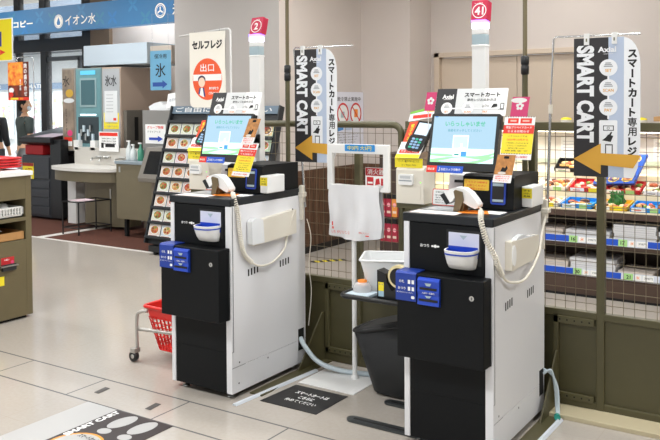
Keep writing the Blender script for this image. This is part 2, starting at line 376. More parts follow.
def flanges(root, x0, x1):
    f = MB(); f.box(x0, YP-.030, .40, x1, YP-.012, .432, OLIVE).box(x0, YP-.030, .05, x1, YP-.012, .078, OLIVE).box(x0, YP-.030, .05, x0+.022, YP-.012, .432, OLIVE)
    n = 5
    for k in range(n):
        for zz in (.417, .064):
            f.disc(front(0, YP-.0302), x0+.03+(x1-x0-.05)*k/(n-1), zz, .004, .004, .0004, BLACKM, 10)
    f.build('flange', root, bevel=.0015)
fa = thing('partition_fence', 'olive wire mesh partition fence with rounded corner between the two checkouts', 'partition', (-2.5, YP, 0))
fence_part(fa, -3.10, -1.975, [-3.08], round_r=True); MB().box(-2.2525, YP-.02, 0, -2.2175, YP+.02, 1.19, OLIVE).build('post', fa, bevel=.003); flanges(fa, -2.44, -2.255)
MB().prism(Fr((-2.455, 0, 0), (0, 1, 0), (0, 0, 1)), [(3.42, 0), (3.68, 0), (3.68, .27), (3.655, .27)], 0, .006, OLIVE).build('foot_bracket', fa)
MB().box(-2.475, 3.05, .0, -2.40, 3.68, .006, OLIVE).build('foot_plate', fa)
fb = thing('partition_fence', 'olive wire mesh partition fence directly behind the right checkout', 'partition', (-1.4, YP, 0))
fence_part(fb, -1.945, -.972, [-1.93, -1.272]); flanges(fb, -1.165, -.98)
MB().prism(Fr((-1.150, 0, 0), (0, 1, 0), (0, 0, 1)), [(3.42, 0), (3.68, 0), (3.68, .27), (3.655, .27)], 0, .006, OLIVE).build('foot_bracket', fb)
MB().box(-1.165, 3.05, .0, -1.085, 3.54, .006, OLIVE).build('foot_plate', fb)
fc = thing('partition_fence', 'olive wire mesh partition fence in front of the food display, right of the checkouts', 'partition', (0, YP, 0))
fence_part(fc, -.972, 2.6, [-.9545, .3, 1.5])
for px, lab in ((-2.682, 'tall thin olive pole with black collar rising beside the left checkout'), (-1.30, 'tall thin olive pole with black collar rising beside the right checkout')):
    t = thing('ceiling_pole', lab, 'pole', (px, YP-.03, 0))
    MB().tube([(px, YP-.032, 0), (px, YP-.032, 1.60)], .0135, OLIVE, 12).build('lower_tube', t)
    MB().tube([(px, YP-.032, 1.60), (px, YP-.032, 3.0)], .0105, OLIVE2, 12).build('upper_tube', t)
    MB().lathe(px, YP-.032, [(.014, 1.55), (.019, 1.555), (.019, 1.59), (.016, 1.595), (.019, 1.60), (.019, 1.635), (.014, 1.64)], BLACK, 16).build('collar', t)

# ---------------------------------------------------------------- the two self checkout kiosks
SCR_TOP = lin('#bfe0f2'); 
def screen_mat():
    M = bpy.data.materials.new('lit_screen'); M.use_nodes = True; nt = M.node_tree; b = nt.nodes['Principled BSDF']
    b.inputs['Base Color'].default_value = (.02, .02, .02, 1); b.inputs['Roughness'].default_value = .15
    b.inputs['Emission Color'].default_value = lin('#b5daf0'); b.inputs['Emission Strength'].default_value = .78; MC['lit_screen'] = M; return M
SCR = screen_mat()
def glow(h, e=.8): return mat('screen_'+h.strip('#'), h, .3, emit=e*.70)
VIO = mat('violet_led', '#8a6cff', .3, emit=3.0); VIOW = mat('white_led', '#ece6ff', .3, emit=2.2)
TAGR = mat('crimson_tag', '#c4264a', .4)
GREYB = mat('grey_band', '#a9bcc4', .4)
def kiosk(X0, Y0, num, label, k4):
    t = thing('self_checkout_kiosk', label, 'self checkout', (X0, Y0, 0))
    X1 = X0+.394; Y1 = Y0+.615
    fF = front(X0, Y0); fS = side(X1, Y0)
    # body
    b = MB(); b.box(X0+.026, Y0+.004, .03, X0+.36, Y1, .932, KBLACK); b.build('cabinet', t, bevel=.002)
    MB().box(X0, Y0, .03, X0+.026, Y1, .932, KWHITE).build('left_side_panel', t, bevel=.003)
    sp = MB()
    sp.box(X0+.36, Y0, .03, X1, Y0+.012, .932, KWHITE)                 # corner post
    sp.box(X1-.004-.012, Y0+.0135, .155, X1, Y1, .932, KWHITE)         # upper skin
    sp.box(X1-.016, Y0+.0135, .03, X1, Y1, .1535, KWHITE)              # lower skin
    sp.box(X0+.365, Y0+.005, .032, X1-.003, Y1-.004, .93, BLACKM)
    for y in (.15, .42): pass
    for (u, z) in ((.05, .072), (.28, .135), (.055, .155+.018)): sp.disc(fS, u, z, .0045, .0045, .0006, BLACKM, 12)
    for gx in (.125, .385):
        for q in range(4): sp.rect(fS, gx+q*.0235, .578+.002*q, gx+q*.0235+.011, .612+.002*q, .0006, BLACKM)
    sp.rect(fS, .010, .232, .0145, .93, .0008, c('#4a4c4e')).rect(fS, .0, .2315, .0145, .2335, .0008, c('#4a4c4e')).rect(fS, .0, .1535, .10, .1555, .0008, c('#77787a'))
    sp.build('right_side_panel', t, bevel=.0012)
    MB().rect(fF, .026, .2275, .36, .2295, -.0034, BLACKM).fbox(fF, .03, .232, .357, .383, -.004, -.0015, KBLACK).fbox(fF, .03, .032, .357, .226, -.004, -.0015, KBLACK).build('lower_doors', t, bevel=.001)
    for (u, z) in ((.08, .09), (.30, .09)): pass
    for (u, v) in ((.05, .05), (.34, .05), (.05, .56), (.34, .56)):
        MB().lathe(X0+u, Y0+v, [(.018, 0), (.018, .006), (.006, .008), (.006, .032)], STEEL, 14).build('foot', t)
    # countertop with sheet pocket
    MB().box(X0-.004, Y0-.004, .932, X1+.001, Y1+.01, .968, SLAB).build('countertop', t, bevel=.006, seg=3)
    # upper black front with coin bowl
    up = MB(); up.fbox(fF, .03, .735, .357, .928, -.004, .0015, KBLACK); up.rect(fF, .196, .775, .345, .913, .0022, BLACK)
    up.text(fF, .098, .838, 'おつり', .013, PAPER, bold=.02, d=.0025)
    for q in range(3): up.disc(fF, .134+q*.012, .838, .0065, .004+.003*(q == 1), .0026, PAPER, 10)
    up.build('upper_front', t, bevel=.001)
    LIL = mat('pale_lilac_plastic', '#d5d8e8', .4)
    cb = MB(); cb.fbox(fF, .206, .832, .337, .903, .002, .006, LIL); cb.prism(fF, [(.255, .893), (.287, .893), (.271, .876)], .006, .0075, GREYB)
    cb.build('coin_outlet', t, bevel=.002)
    bw = MB(); n = 20
    def prof(z):  # half-round bowl outline
        k = (z-.762)/.078; dep = .030+.050*math.sqrt(max(k, 0)); hw = .052+.014*math.sqrt(max(k, 0))
        return [(X0+.268+hw*math.cos(a)*(abs(math.cos(a))**-.35 if abs(math.cos(a)) > 1e-6 else 1), Y0-.003-dep*math.sin(a)**.7, z) for a in [math.pi*q/n for q in range(n+1)]]
    zs = [.762, .766, .785, .812, .840]; vs = []
    for z in zs: vs += prof(z)
    mN = n+1; fsx = [(i*mN+k, (i+1)*mN+k, (i+1)*mN+k+1, i*mN+k+1) for i in range(len(zs)-1) for k in range(n)]
    bw.add(vs, fsx, WHITE, True); bw.add(prof(.762), [tuple(range(mN))], WHITE)
    top = prof(.840); cen = Vector((X0+.268, Y0-.01, .840)); inn = [Vector(p).lerp(Vector((cen.x, Y0-.004, .840)), .10) for p in top]; inb = [Vector((p.x, p.y, .818)).lerp(Vector((cen.x, Y0-.02, .805)), .15) for p in inn]
    bw.add(top+inn, [(k, mN+k, mN+k+1, k+1) for k in range(n)], WHITE)
    bw.build('coin_bowl', t)
    bl = MB(); bl.add(inn+inb, [(k, mN+k, mN+k+1, k+1) for k in range(n)], BLUE, True); bl.add(inb, [tuple(range(mN))], BLUE)
    s2 = [(Vector(p)-Vector((cen.x, Y0, p[2])))*1.006+Vector((cen.x, Y0, p[2])) for p in prof(.8285)]; s3 = [Vector((p.x, p.y, .8225)) for p in s2]
    bl.add(s2+s3, [(k+1, mN+k+1, mN+k, k) for k in range(n)], BLUE, True)
    bl.fbox(fF, .206, .806, .332, .849, .0018, .0075, BLUE)
    bl.build('bowl_liner', t)
    # protruding cash box
    cx0, cx1 = .010, .386; dY = -.08
    cbx = MB(); cbx.box(X0+cx0, Y0+dY, .388, X0+cx1, Y0+.002, .734, KBLACK)
    cx = cbx.build('cash_box', t, bevel=.004)
    fC = front(X0, Y0+dY)
    lk = MB(); lk.disc(fC, .337, .664, .0105, .0105, .0008, STEEL, 20); lk.ring(fC, .337, .664, .0085, .0105, .0016, CHROME); lk.rect(fC, .3355, .659, .3385, .669, .0018, INK); lk.build('lock', cx)
    MB().fbox(side(X0+cx1, Y0+dY), .066, .39, .074, .715, 0, .002, BLACK).build('door_edge', cx)
    b1 = MB(); b1.prism(Fr((X0+.008, 0, 0), (0, 1, 0), (0, 0, 1)), [(Y0+dY-.006, .622), (Y0-.005, .622), (Y0-.005, .739), (Y0+dY+.004, .739), (Y0+dY-.006, .732)], 0, .092, DBLUE)
    f1 = front(X0, Y0+dY-.006)
    b1.text(f1, .036, .700, 'お札', .012, PAPER, bold=.03); b1.text(f1, .036, .672, 'おつり', .011, PAPER, bold=.03, w=.034); b1.text(f1, .050, .656, '投入口から入れてください', .0055, PAPER, bold=.02, w=.074)
    for z in (.700, .672):
        for q in (0, 1): b1.rect(f1, .064+q*.017, z-.008, .075+q*.017, z+.008, .0007, PAPER)
    b1.poly(f1, rrect(.078, .632, .094, .644, .005), .0007, PAPER)
    b1.build('cash_guide_plate', cx, bevel=.002)
    b2 = MB(); P = [(Y0+dY-.018, .618), (Y0+dY, .612), (Y0+dY, .725), (Y0+dY-.008, .725), (Y0+dY-.018, .715), (Y0+dY-.014, .690), (Y0+dY-.018, .672), (Y0+dY-.012, .655)]
    b2.prism(Fr((X0+.112, 0, 0), (0, 1, 0), (0, 0, 1)), P, 0, .094, BLUE)
    f2 = front(X0, Y0+dY-.0182)
    b2.fbox(f2, .122, .679, .196, .688, -.002, .0003, INK).fbox(f2, .118, .633, .200, .642, -.002, .0003, INK)
    b2.poly(f2, [(.145, .706), (.175, .706), (.168, .695), (.152, .695)], .0006, GREYB).poly(f2, [(.145, .656), (.175, .656), (.166, .647), (.154, .647)], .0006, GREYB)
    b2.text(f2, .160, .667, '入金口・出金口', .0075, PAPER, w=.055, bold=.02)
    b2.build('banknote_slot', cx, bevel=.002)
    # upper black bill unit
    uz0, uz1 = .968, 1.112; uy0 = Y0+.268; uy1 = Y0+.575; ux0 = X0+.150; ux1 = X0+.380
    bu = MB(); bu.prism(Fr((ux0, 0, 0), (0, 1, 0), (0, 0, 1)), [(uy0-.012, uz0), (uy1, uz0), (uy1, uz1-.002), (uy0+.03, uz1), (uy0, uz1-.008)], 0, ux1-ux0, KBLACK)
    bo = bu.build('bill_unit', t, bevel=.004)
    fU = Fr((X0, uy0-.012, uz0), (1, 0, 0), (0, .088, 1))
    cr = MB(); cr.prism(fU, rrect(.280, .022, .346, .126, .01), 0, .006, BLUE); cr.rect(fU, .287, .030, .339, .118, .0066, INK); cr.rect(fU, .289, .100, .337, .112, .007, GREYB); cr.rect(fU, .289, .034, .337, .044, .007, GREYB)
    cr.build('card_slot', bo, bevel=.001)
    st = MB(); st.prism(fU, rrect(.156, .078, .270, .124, .005), 0, .0012, mat('amber_sticker', '#f3c53c', .5))
    for q, s_ in enumerate(('こちらから紙幣を', 'お取りください', 'ご確認ください')): st.text(fU, .213, .112-.014*q, s_, .009, RED, w=.10-.012*q, bold=.02, d=.0016)
    st.build('amber_sticker', bo)
    wbx = MB(); wy0 = Y0+.355 if k4 else Y0+.245; wbx.box(ux1, wy0, .974, ux1+.048, wy0+.145, 1.062, WHITE); wo = wbx.build('white_side_box', bo, bevel=.005)
    ys = MB(); f3 = front(ux1, wy0); ys.fbox(f3, .002, .042+.974-.0, .044, 1.054, 0, .0008, YEL) if False else ys.fbox(f3, .002, 1.012, .046, 1.054, 0, .0008, YEL)
    for q in range(3): ys.text(f3, .024, 1.045-.012*q, ('手を', '入れない', '危険')[q], .008, INK, w=.03, bold=.02, d=.0012)
    ys.build('yellow_sticker', wo)
    # receipt printer on the left of the counter
    rp = MB(); rp.prism(Fr((X0+.055, 0, 0), (0, 1, 0), (0, 0, 1)), [(Y0+.31, .968), (Y0+.48, .968), (Y0+.48, 1.13), (Y0+.40, 1.135), (Y0+.335, 1.10), (Y0+.32, 1.03)], 0, .115, WHITE)
    po = rp.build('receipt_printer', t, bevel=.004)
    MB().fbox(Fr((X0+.055, Y0+.322, 1.04), (1, 0, 0), (0, .2, 1)), .028, .028, .082, .040, -.002, .004, BLACK).build('paper_slot', po)
    rn = MB(); fR = Fr((X0+.005, Y0+.262, .970), (1, 0, 0), (0, .12, 1)); rn.prism(fR, rrect(0, 0, .125, .072, .006), 0, .002, RED); rn.prism(fR, rrect(.003, .003, .122, .069, .005), .002, .0026, PAPER)
    rn.text(fR, .035, .058, 'お知らせ', .008, INK, w=.04, bold=.02, d=.003); rn.rect(fR, .066, .054, .082, .062, .003, RED)
    for q in range(4): rn.text(fR, .055, .044-.0105*q, '読取が完了しましたら次の商品を', .006, INK, w=.085-.006*(q % 2), bold=.01, d=.003)
    rn.build('counter_notice', t)
    # papers under clear film on the counter
    fT = flat(X0, Y0, .9685)
    sh = MB(); sh.fbox(fT, .02, .012, .225, .098, 0, .0006, mat('pink_sheet', '#f1dcd8', .35)).fbox(fT, .03, .02, .215, .09, .0006, .0009, PAPER)
    for q in range(5): sh.rect(fT, .04, .028+.012*q, .20-.02*(q % 3), .031+.012*q, .0012, mat('grey_ink', '#9a9ca0', .6))
    sh.fbox(fT, .03, .11, .20, .24, 0, .0015, mat('clear_film', '#aeb4b8', .12, spec=.8)).fbox(fT, .295, .12, .375, .20, 0, .0008, PAPER)
    sh.build('instruction_sheet', t)
    MB().prism(fT, [(.205, .085), (.335, .10), (.295, .185), (.178, .165)], 0, .002, ORANGE).prism(fT, [(.178, .125), (.205, .13), (.205, .165), (.178, .16)], .002, .003, c('#8f97a3')).build('orange_mat', t)
    # monitor
    fM = Fr((X0-.003, Y0+.222, 1.130), (1, 0, 0), (0, .25, 1)); mw, mh = .318, .250
    mo = MB().prism(fM, rrect(0, 0, mw, mh, .006), -.032, 0, BLACK).prism(fM, rrect(.03, .03, mw-.03, mh-.03, .01), -.05, -.032, BLACK).build('monitor', t, bevel=.002)
    sc = MB(); a0, b0, a1, b1_ = .012, .034, mw-.014, mh-.012; sc.rect(fM, a0, b0, a1, b1_, .0008, SCR)
    sc.rect(fM, a0, b0, a1, b0+.062, .0010, glow('#c4e6ea', .9))
    for q, (z0, am, ph) in enumerate(((.046, .010, 0), (.060, .012, 1.2), (.036, .008, 2.2))):
        pts = [(a0+(a1-a0)*k/24, b0+z0-.034+am*math.sin(k/24*4.2+ph)+.03*(k/24)**2) for k in range(25)]
        pts2 = [(a, max(b0, b-.008-.004*math.sin(k*.4))) for k, (a, b) in enumerate(pts)][::-1]
        for k in range(24): sc.poly(fM, [pts[k], pts2[24-k], pts2[23-k], pts[k+1]], .0012+q*.0001, glow('#8ed495', .75))
    sc.rect(fM, a0, b0+.062, a1, b0+.064, .0011, glow('#cfe9f6', .8)) if False else None
    sc.rect(fM, .112, .092, .185, .155, .0014, glow('#d8f0fb', .9)); sc.rect(fM, .116, .098, .181, .150, .0016, glow('#a8d4ec', .9))
    sc.rect(fM, .118, .062, .180, .090, .0014, glow('#dcebf4', .9)); sc.rect(fM, .124, .066, .146, .073, .0016, glow('#2b8f86', .6)); sc.rect(fM, .155, .062, .180, .084, .0016, glow('#3f86d8', .8))
    sc.rect(fM, .085, .058, .16, .061, .0014, glow('#a9c3cd', .8)); sc.rect(fM, .150, .086, .158, .118, .0018, glow('#f3fafc', .9)); sc.rect(fM, .145, .084, .172, .100, .0018, glow('#f3fafc', .9))
    sc.text(fM, mw/2+.003, .205, 'いらっしゃいませ', .023, glow('#2f9f78', .6), w=.185, bold=.02, d=.002)
    sc.text(fM, mw/2+.003, .176, '画面をタッチしてください', .012, glow('#3f8496', .6), w=.155, bold=.01, d=.002)
    sc.rect(fM, .018, .234, .032, .238, .002, glow('#2a6fb8', .7))
    sc.build('screen', mo)
    bt = MB(); bt.fbox(fM, 0, -.012, .05, .018, .001, .0022, RED).fbox(fM, .05, -.012, .172, .018, .001, .0022, mat('cobalt_strip', '#1c55c8', .4))
    bt.text(fM, .022, .003, '領収書', .011, CREAM, w=.034, bold=.03, d=.003); bt.text(fM, .115, .003, '防犯カメラ作動中', .012, PAPER, w=.09, bold=.03, d=.003); bt.rect(fM, .062, -.004, .0645, .012, .003, PAPER).rect(fM, .058, -.004, .0645, -.001, .003, PAPER)
    bt.build('warning_strip', mo)
    MB().box(X0+.085, Y0+.30, 1.20, X0+.115, Y0+.56, 1.235, BLACK).box(X0+.07, Y0+.285, 1.15, X0+.24, Y0+.30, 1.29, BLACK).box(X0+.060, Y0+.548, 1.18, X0+.14, Y0+.56, 1.255, BLACK).build('monitor_stand', t, bevel=.004)
    # header board
    fH = Fr((X0+.000, Y0+.296, 1.364), (1, 0, 0), (0, .33, 1)); hw, hh = .330, .125
    LG = mat('light_grey_print', '#d9dbdb', .5)
    hb = MB(); hb.prism(fH, rrect(.0, 0, hw, hh, .003, 2), -.003, 0, PAPER); hb.rect(fH, .0, 0, .095, hh, .0006, c('#2c2c2e')); hb.rect(fH, .095, 0, .225, hh, .0006, LG)
    hb.text(fH, .055, .088, 'Axial', .020, PAPER, w=.054, bold=.035, d=.0012); hb.rect(fH, .035, .074, .075, .0755, .0012, PAPER)
    hb.rect(fH, .05, .030, .31, .036, .0012, PAPER)
    for q, (a, s_) in enumerate(((.055, 'SET'), (.155, 'SCAN'), (.225, 'PAY'))):
        if q < 2: hb.disc(fH, a, .034, .027, .027, .0016, PAPER)
        hb.text(fH, a+(.012 if q == 2 else 0), .018, s_, .009, ORANGE, bold=.03, d=.0022)
        if q < 2:
            for j in range(3): hb.rect(fH, a-.014+.002*j, .036+.006*j, a+.014-.003*j, .0385+.006*j, .0022, c('#7b7f88'))
    hb.text(fH, .215, .096, 'スマートカート', .020, INK, w=.165, bold=.045, d=.0014); hb.text(fH, .215, .073, '専用レジお会計方法', .013, INK, w=.135, bold=.02, d=.0014)
    for j in range(3): hb.ring(fH, .226+.011*j, .043+.004*(j % 2), .003, .0045, .0018, INK, 12)
    hb.poly(fH, [(.262, .036), (.29, .042), (.288, .054), (.272, .054)], .0018, INK).rect(fH, .296, .028, .301, .030, .0018, INK)
    hb.fbox(fH, .303, .028, .320, .058, .001, .0014, INK); hb.fbox(fH, .306, .033, .317, .054, .0014, .0018, PAPER)
    fL = Fr(fH.p(0, 0, 0), Vector((.35, 1, 0)), (0, .12, 1))
    fL = Fr(fH.p(-.018, 0, -.030), (.52, .86, 0) if False else Vector((.018, -.030, 0)), (0, .33, 1)); hb.prism(fL, [(0, 0), (.035, 0), (.035, hh), (0, hh-.012)], -.001, .0005, c('#2c2c2e'))
    hb.text(fL, .018, .055, 'SMART CART', .012, PAPER, w=.098, bold=.03, rot=-math.pi/2, d=.0009)
    tag(hb.build('header_board', t), 'white and black card with instructions over the screen')
    # lamp tower
    lx, ly = X0+.100, Y0+.583; lt = MB(); lt.box(lx-.034, ly-.025, .968, lx+.034, ly+.025, 1.684, WHITE).box(lx-.036, ly-.027, 1.68, lx+.036, ly+.027, 1.692, WHITE)
    lo = lt.build('lamp_pole', t, bevel=.004)
    MB().box(lx-.034, ly-.025, 1.692, lx+.034, ly+.025, 1.739, GREYB).build('grey_lens', lo, bevel=.004)
    MB().box(lx-.034, ly-.025, 1.739, lx+.034, ly+.025, 1.766, WHITE).build('white_lens', lo, bevel=.004)
    MB().box(lx-.035, ly-.026, 1.766, lx+.035, ly+.026, 1.792, VIOW).box(lx-.036, ly-.027, 1.792, lx+.036, ly+.027, 1.808, VIO).build('violet_light', lo, bevel=.004)
    tgx = .003 if k4 else .010; fN = Fr((lx-.038+tgx, ly-.03, 1.806), (1, 0, 0) if k4 else (1, .06, .05), (0.0 if k4 else .10, .15, 1))
    tg = MB(); tg.prism(fN, rrect(0, 0, .078, .092, .004), -.05, 0, TAGR); tg.ring(fN, .039, .042, .031, .035, .0008, PAPER); tg.text(fN, .039, .042, num, .038, PAPER, bold=.03, d=.001)
    tg.text(fN, .036, .078, 'レジ番号', .006, PAPER, w=.04, bold=.02, d=.001)
    tag(tg.build('number_tag', lo, bevel=.002), 'crimson number tag with a white %s' % num)
    # tissue holder on the right side
    if k4:
        th = MB(); th.fbox(fS, .125, .745, .47, .852, 0, .030, IVORY) if False else th.prism(fS, [(.125, .742), (.455, .748), (.455, .845), (.125, .862)], 0, .028, IVORY)
        to = th.build('tissue_holder', t, bevel=.004); MB().prism(Fr(fS.p(.147, .802, .028), fS.u, fS.v), [(.022*math.cos(a), .042*math.sin(a)) for a in [k*math.pi/8 for k in range(16)]], 0, .004, PAPER).build('tissue_opening', to, bevel=.002)
        tp = MB(); Q = [(.150, .845), (.20, .868), (.26, .872), (.33, .855), (.40, .852), (.43, .845), (.40, .838), (.3, .842), (.22, .846)]
        tp.prism(fS, Q, .005, .026, mat('clear_wrap', '#e9ebec', .15, spec=.8)); tp.build('plastic_wrap', to, bevel=.004)
    else:
        th = MB().prism(fS, [(.135, .728), (.495, .742), (.495, .868), (.135, .842)], 0, .030, IVORY); to = th.build('tissue_holder', t, bevel=.004)
        MB().prism(fS, [(.120, .735), (.215, .735), (.205, .85), (.15, .862), (.118, .85)], .004, .036, mat('clear_wrap', '#e9ebec', .15, spec=.8)).build('plastic_wrap', to, bevel=.006)
        MB().disc(fS, .46, .872, .006, .004, .031, BLACK, 10).build('clip', to)
    MB().fbox(fS, .545, .10, .597, .215, -.002, .001, BLACKM).build('cable_outlet', t)
    # rear clamp for the banner stand
    cl_ = MB(); cl_.fbox(fS, .56, .895, .585, .985, .0, .022, IVORY).fbox(fS, .553, .925, .592, .95, 0, .030, IVORY).fbox(fS, .565, .80, .583, .90, 0, .018, IVORY) if not k4 else cl_.fbox(fS, .57, .90, .592, .985, .0, .026, IVORY).fbox(fS, .562, .925, .6, .945, 0, .036, IVORY).fbox(fS, .574, .76, .588, .9, 0, .012, IVORY)
    cl_.build('stand_clamp', t, bevel=.003)
    return t
K2 = (-2.875, 2.926); K4 = (-1.568, 2.954)
k2 = kiosk(*K2, '2', 'left self checkout kiosk with crimson number 2 tag on its lamp pole', False)
k4 = kiosk(*K4, '41', 'right self checkout kiosk with crimson number 41 tag on its lamp pole', True)

# handheld scanners with coiled cord
def scanner(X0, Y0, label, cord, plain):
    t = thing('handheld_scanner', label, 'scanner', (X0+.17, Y0+.15, .968))
    bx, by = X0+.185, Y0+.16
    o = (X0+.113, Y0+.146)                                    # profile drawn in the X-Z plane through the handset
    fz = Fr((o[0], Y0+.146, 0), (1, 0, 0), (0, 0, 1))
    sec = [(0.016, 1.040, 1.003, .0), ]
    prof = [(.016, 1.040), (.040, 1.060), (.069, 1.069), (.104, 1.066), (.130, 1.050), (.154, 1.022), (.167, 1.002), (.166, .990), (.154, .984), (.133, .991), (.103, 1.007), (.084, 1.026), (.066, 1.030), (.050, 1.008), (.041, 1.003)]
    ho_ = MB(); ho_.prism(fz, prof, -.026, .026, WHITE, smooth=True); ho_.build('body', t, bevel=.013, seg=4)
    MB().prism(fz, [(-.002, 1.034), (.016, 1.043), (.042, 1.004), (.026, .994)], -.029, .029, BLACK).build('window_bezel', t, bevel=.003)
    HB = mat('olive_brown_plastic', '#6a5a3e', .4)
    MB().prism(fz, [(.063, 1.052), (.069, 1.060), (.100, 1.052), (.106, 1.018), (.088, .968), (.060, .968), (.070, 1.020)], .022, .036, HB).prism(fz, [(.063, 1.0), (.106, 1.0), (.096, .968), (.056, .968)], -.034, .021, HB).build('holder', t, bevel=.003)
    P = [Vector((o[0]+.155, Y0+.146, .992))]
    MB().tube(smooth_path([P[-1], P[-1]+Vector((.02, -.005, -.012)), Vector(cord[0])], 6), .004, IVORY, 8).tube(coil(cord, .0095), .0030, IVORY, 6).build('coiled_cord', t)
    MB().tube(smooth_path([cord[-1]]+plain, 8), .0055, IVORY, 8).build('cord', t)
x1 = K4[0]+.394; y0 = K4[1]
scanner(*K4, 'white handheld scanner resting on the counter of the right checkout', [(x1-.075, y0+.06, .985), (x1-.045, y0-.012, .955), (x1-.02, y0-.018, .88), (x1+.008, y0-.010, .83), (x1+.014, y0+.02, .775), (x1+.014, y0+.06, .735)],
        [(x1+.016, y0+.12, .700), (x1+.040, y0+.20, .690), (x1+.040, y0+.30, .705), (x1+.04, y0+.42, .77), (x1+.02, y0+.52, .84), (x1+.02, y0+.58, .92)])
x1 = K2[0]+.394; y0 = K2[1]
scanner(*K2, 'white handheld scanner resting on the counter of the left checkout', [(x1-.06, y0+.09, .985), (x1-.01, y0+.04, .965), (x1+.012, y0+.04, .90), (x1+.014, y0+.05, .80), (x1+.014, y0+.08, .70), (x1+.014, y0+.14, .645)],
        [(x1+.016, y0+.20, .618), (x1+.018, y0+.30, .62), (x1+.018, y0+.40, .67), (x1+.018, y0+.43, .74), (x1+.034, y0+.46, .84), (x1+.02, y0+.50, .86)])

# card and notice sheets on the monitors
def notice_red(fr, name, label, w, h, thick=.0015):
    b = MB(); b.prism(fr, [(0, 0), (w, 0), (w, h), (0, h)], -thick, 0, PAPER)
    b.rect(fr, 0, .13*h, w, .66*h, .0004, mat('sun_yellow', '#f6de2c', .5)); b.rect(fr, 0, .60*h, w, .80*h, .0007, RED)
    b.rect(fr, .12*w, .84*h, .47*w, .96*h, .0006, RED).rect(fr, .53*w, .84*h, .90*w, .96*h, .0006, RED)
    b.rect(fr, .2*w, .88*h, .4*w, .92*h, .0009, c('#f2b7a8')); b.rect(fr, .6*w, .88*h, .82*w, .92*h, .0009, c('#f2b7a8'))
    b.text(fr, w/2, .745*h, '現金プリペイドカード', .06*h, PAPER, w=.84*w, bold=.04, d=.001); b.text(fr, w/2, .655*h, '使えるお知らせ', .06*h, PAPER, w=.70*w, bold=.04, d=.001)
    b.text(fr, w/2, .54*h, 'こちらのレジでは', .035*h, INK, w=.62*w, d=.001); b.text(fr, w/2, .46*h, '2020年10月から', .05*h, RED, w=.70*w, bold=.04, d=.001)
    for q in range(4): b.text(fr, w/2, (.38-.06*q)*h, ('ご利用いただけます', 'くわしくは店内の', '案内をご覧になるか', '係員まで')[q], .032*h, INK, w=(.74-.1*(q % 3))*w, d=.001)
    b.text(fr, w/2, .06*h, 'おつりの出ない精算機', .05*h, RED, w=.78*w, bold=.02, d=.001)
    for q in range(12): b.rect(fr, w*(q+.2)/12, h*.985, w*(q+.7)/12, h, .0009, INK); b.rect(fr, w*(q+.2)/12, h*.125, w*(q+.7)/12, h*.14, .0009, INK)
    return tag(b.build(name), label, 'notice')
def notice_photo(fr, name, label, w, h):
    b = MB(); b.prism(fr, [(0, 0), (w, 0), (w, h), (0, h)], -.0015, 0, PAPER); b.rect(fr, 0, .28*h, w, h, .0004, mat('tan_photo', '#c8863f', .5, noise=.35, scale=60))
    b.rect(fr, .38*w, .86*h, .66*w, .95*h, .0008, BLACKM); b.tube([fr.p(.5*w, .86*h, .001), fr.p(.52*w, .98*h, .001)], .0012, BLACKM, 6)
    b.poly(fr, [(.30*w, .33*h), (.62*w, .40*h), (.70*w, .52*h), (.60*w, .62*h), (.55*w, .52*h), (.40*w, .56*h), (.34*w, .44*h)], .0008, BLACKM); b.disc(fr, .42*w, .34*h, .22*w, .05*h, .0010, c('#d8d0c6'))
    for q in range(3): b.text(fr, w/2, (.22-.075*q)*h, ('盗難防止のため', '録画中です', 'ご了承ください')[q], .05*h, RED, w=.8*w, bold=.02, d=.001)
    return tag(b.build(name), label, 'notice')
ex, ey = K4; notice_red(Fr((ex+.330, ey+.235, 1.185), (1, .0, .0), (.03, .25, 1)), 'notice_card', 'red and yellow notice card hanging upright beside the right checkout screen', .132, .182)
notice_photo(Fr((ex+.322, ey+.170, 1.093), (1, 0, 0), (.10, .30, 1)), 'photo_notice', 'tan photo notice hanging under the red and yellow card of the right checkout', .078, .118)
ex, ey = K2; notice_red(Fr((ex+.300, ey+.120, 1.070), (1, 0, -.03), (.22, .25, 1)), 'notice_card', 'red and yellow notice card hanging slanted over the left checkout screen corner', .108, .172)
notice_photo(Fr((ex+.332, ey+.155, 1.222), (1, 0, 0), (.20, .30, 1)), 'photo_notice', 'tan photo notice above the slanted card on the left checkout', .075, .135)
PINK = mat('pink_card', '#e0447c', .5)
for (x, y, z, w, lab) in ((-1.628, 3.27, 1.385, .050, 'small pink flower card left of the right checkout header board'), (-1.225, 3.27, 1.360, .075, 'pink flower card peeking out right of the right checkout header board')):
    b = MB(); fr = Fr((x, y, z), (1, 0, 0), (.12, .1, 1)); b.prism(fr, [(0, 0), (w, 0), (w, .085), (0, .085)], -.0015, 0, PINK); b.tube([fr.p(w*.4, 0, -.001), (x+w*.4, y, z-.09)], .002, PAPER, 6)
    for q in range(5): an = q*1.2566+.3; b.disc(fr, w*.5+.011*math.cos(an), .045+.011*math.sin(an), .007, .007, .0008, PAPER, 10)
    b.disc(fr, w*.5, .045, .005, .005, .0014, PINK, 8)
    if w > .06: b.disc(fr, .03, .07, .035, .011, .001, PAPER)
    tag(b.build('flower_card'), lab, 'notice')

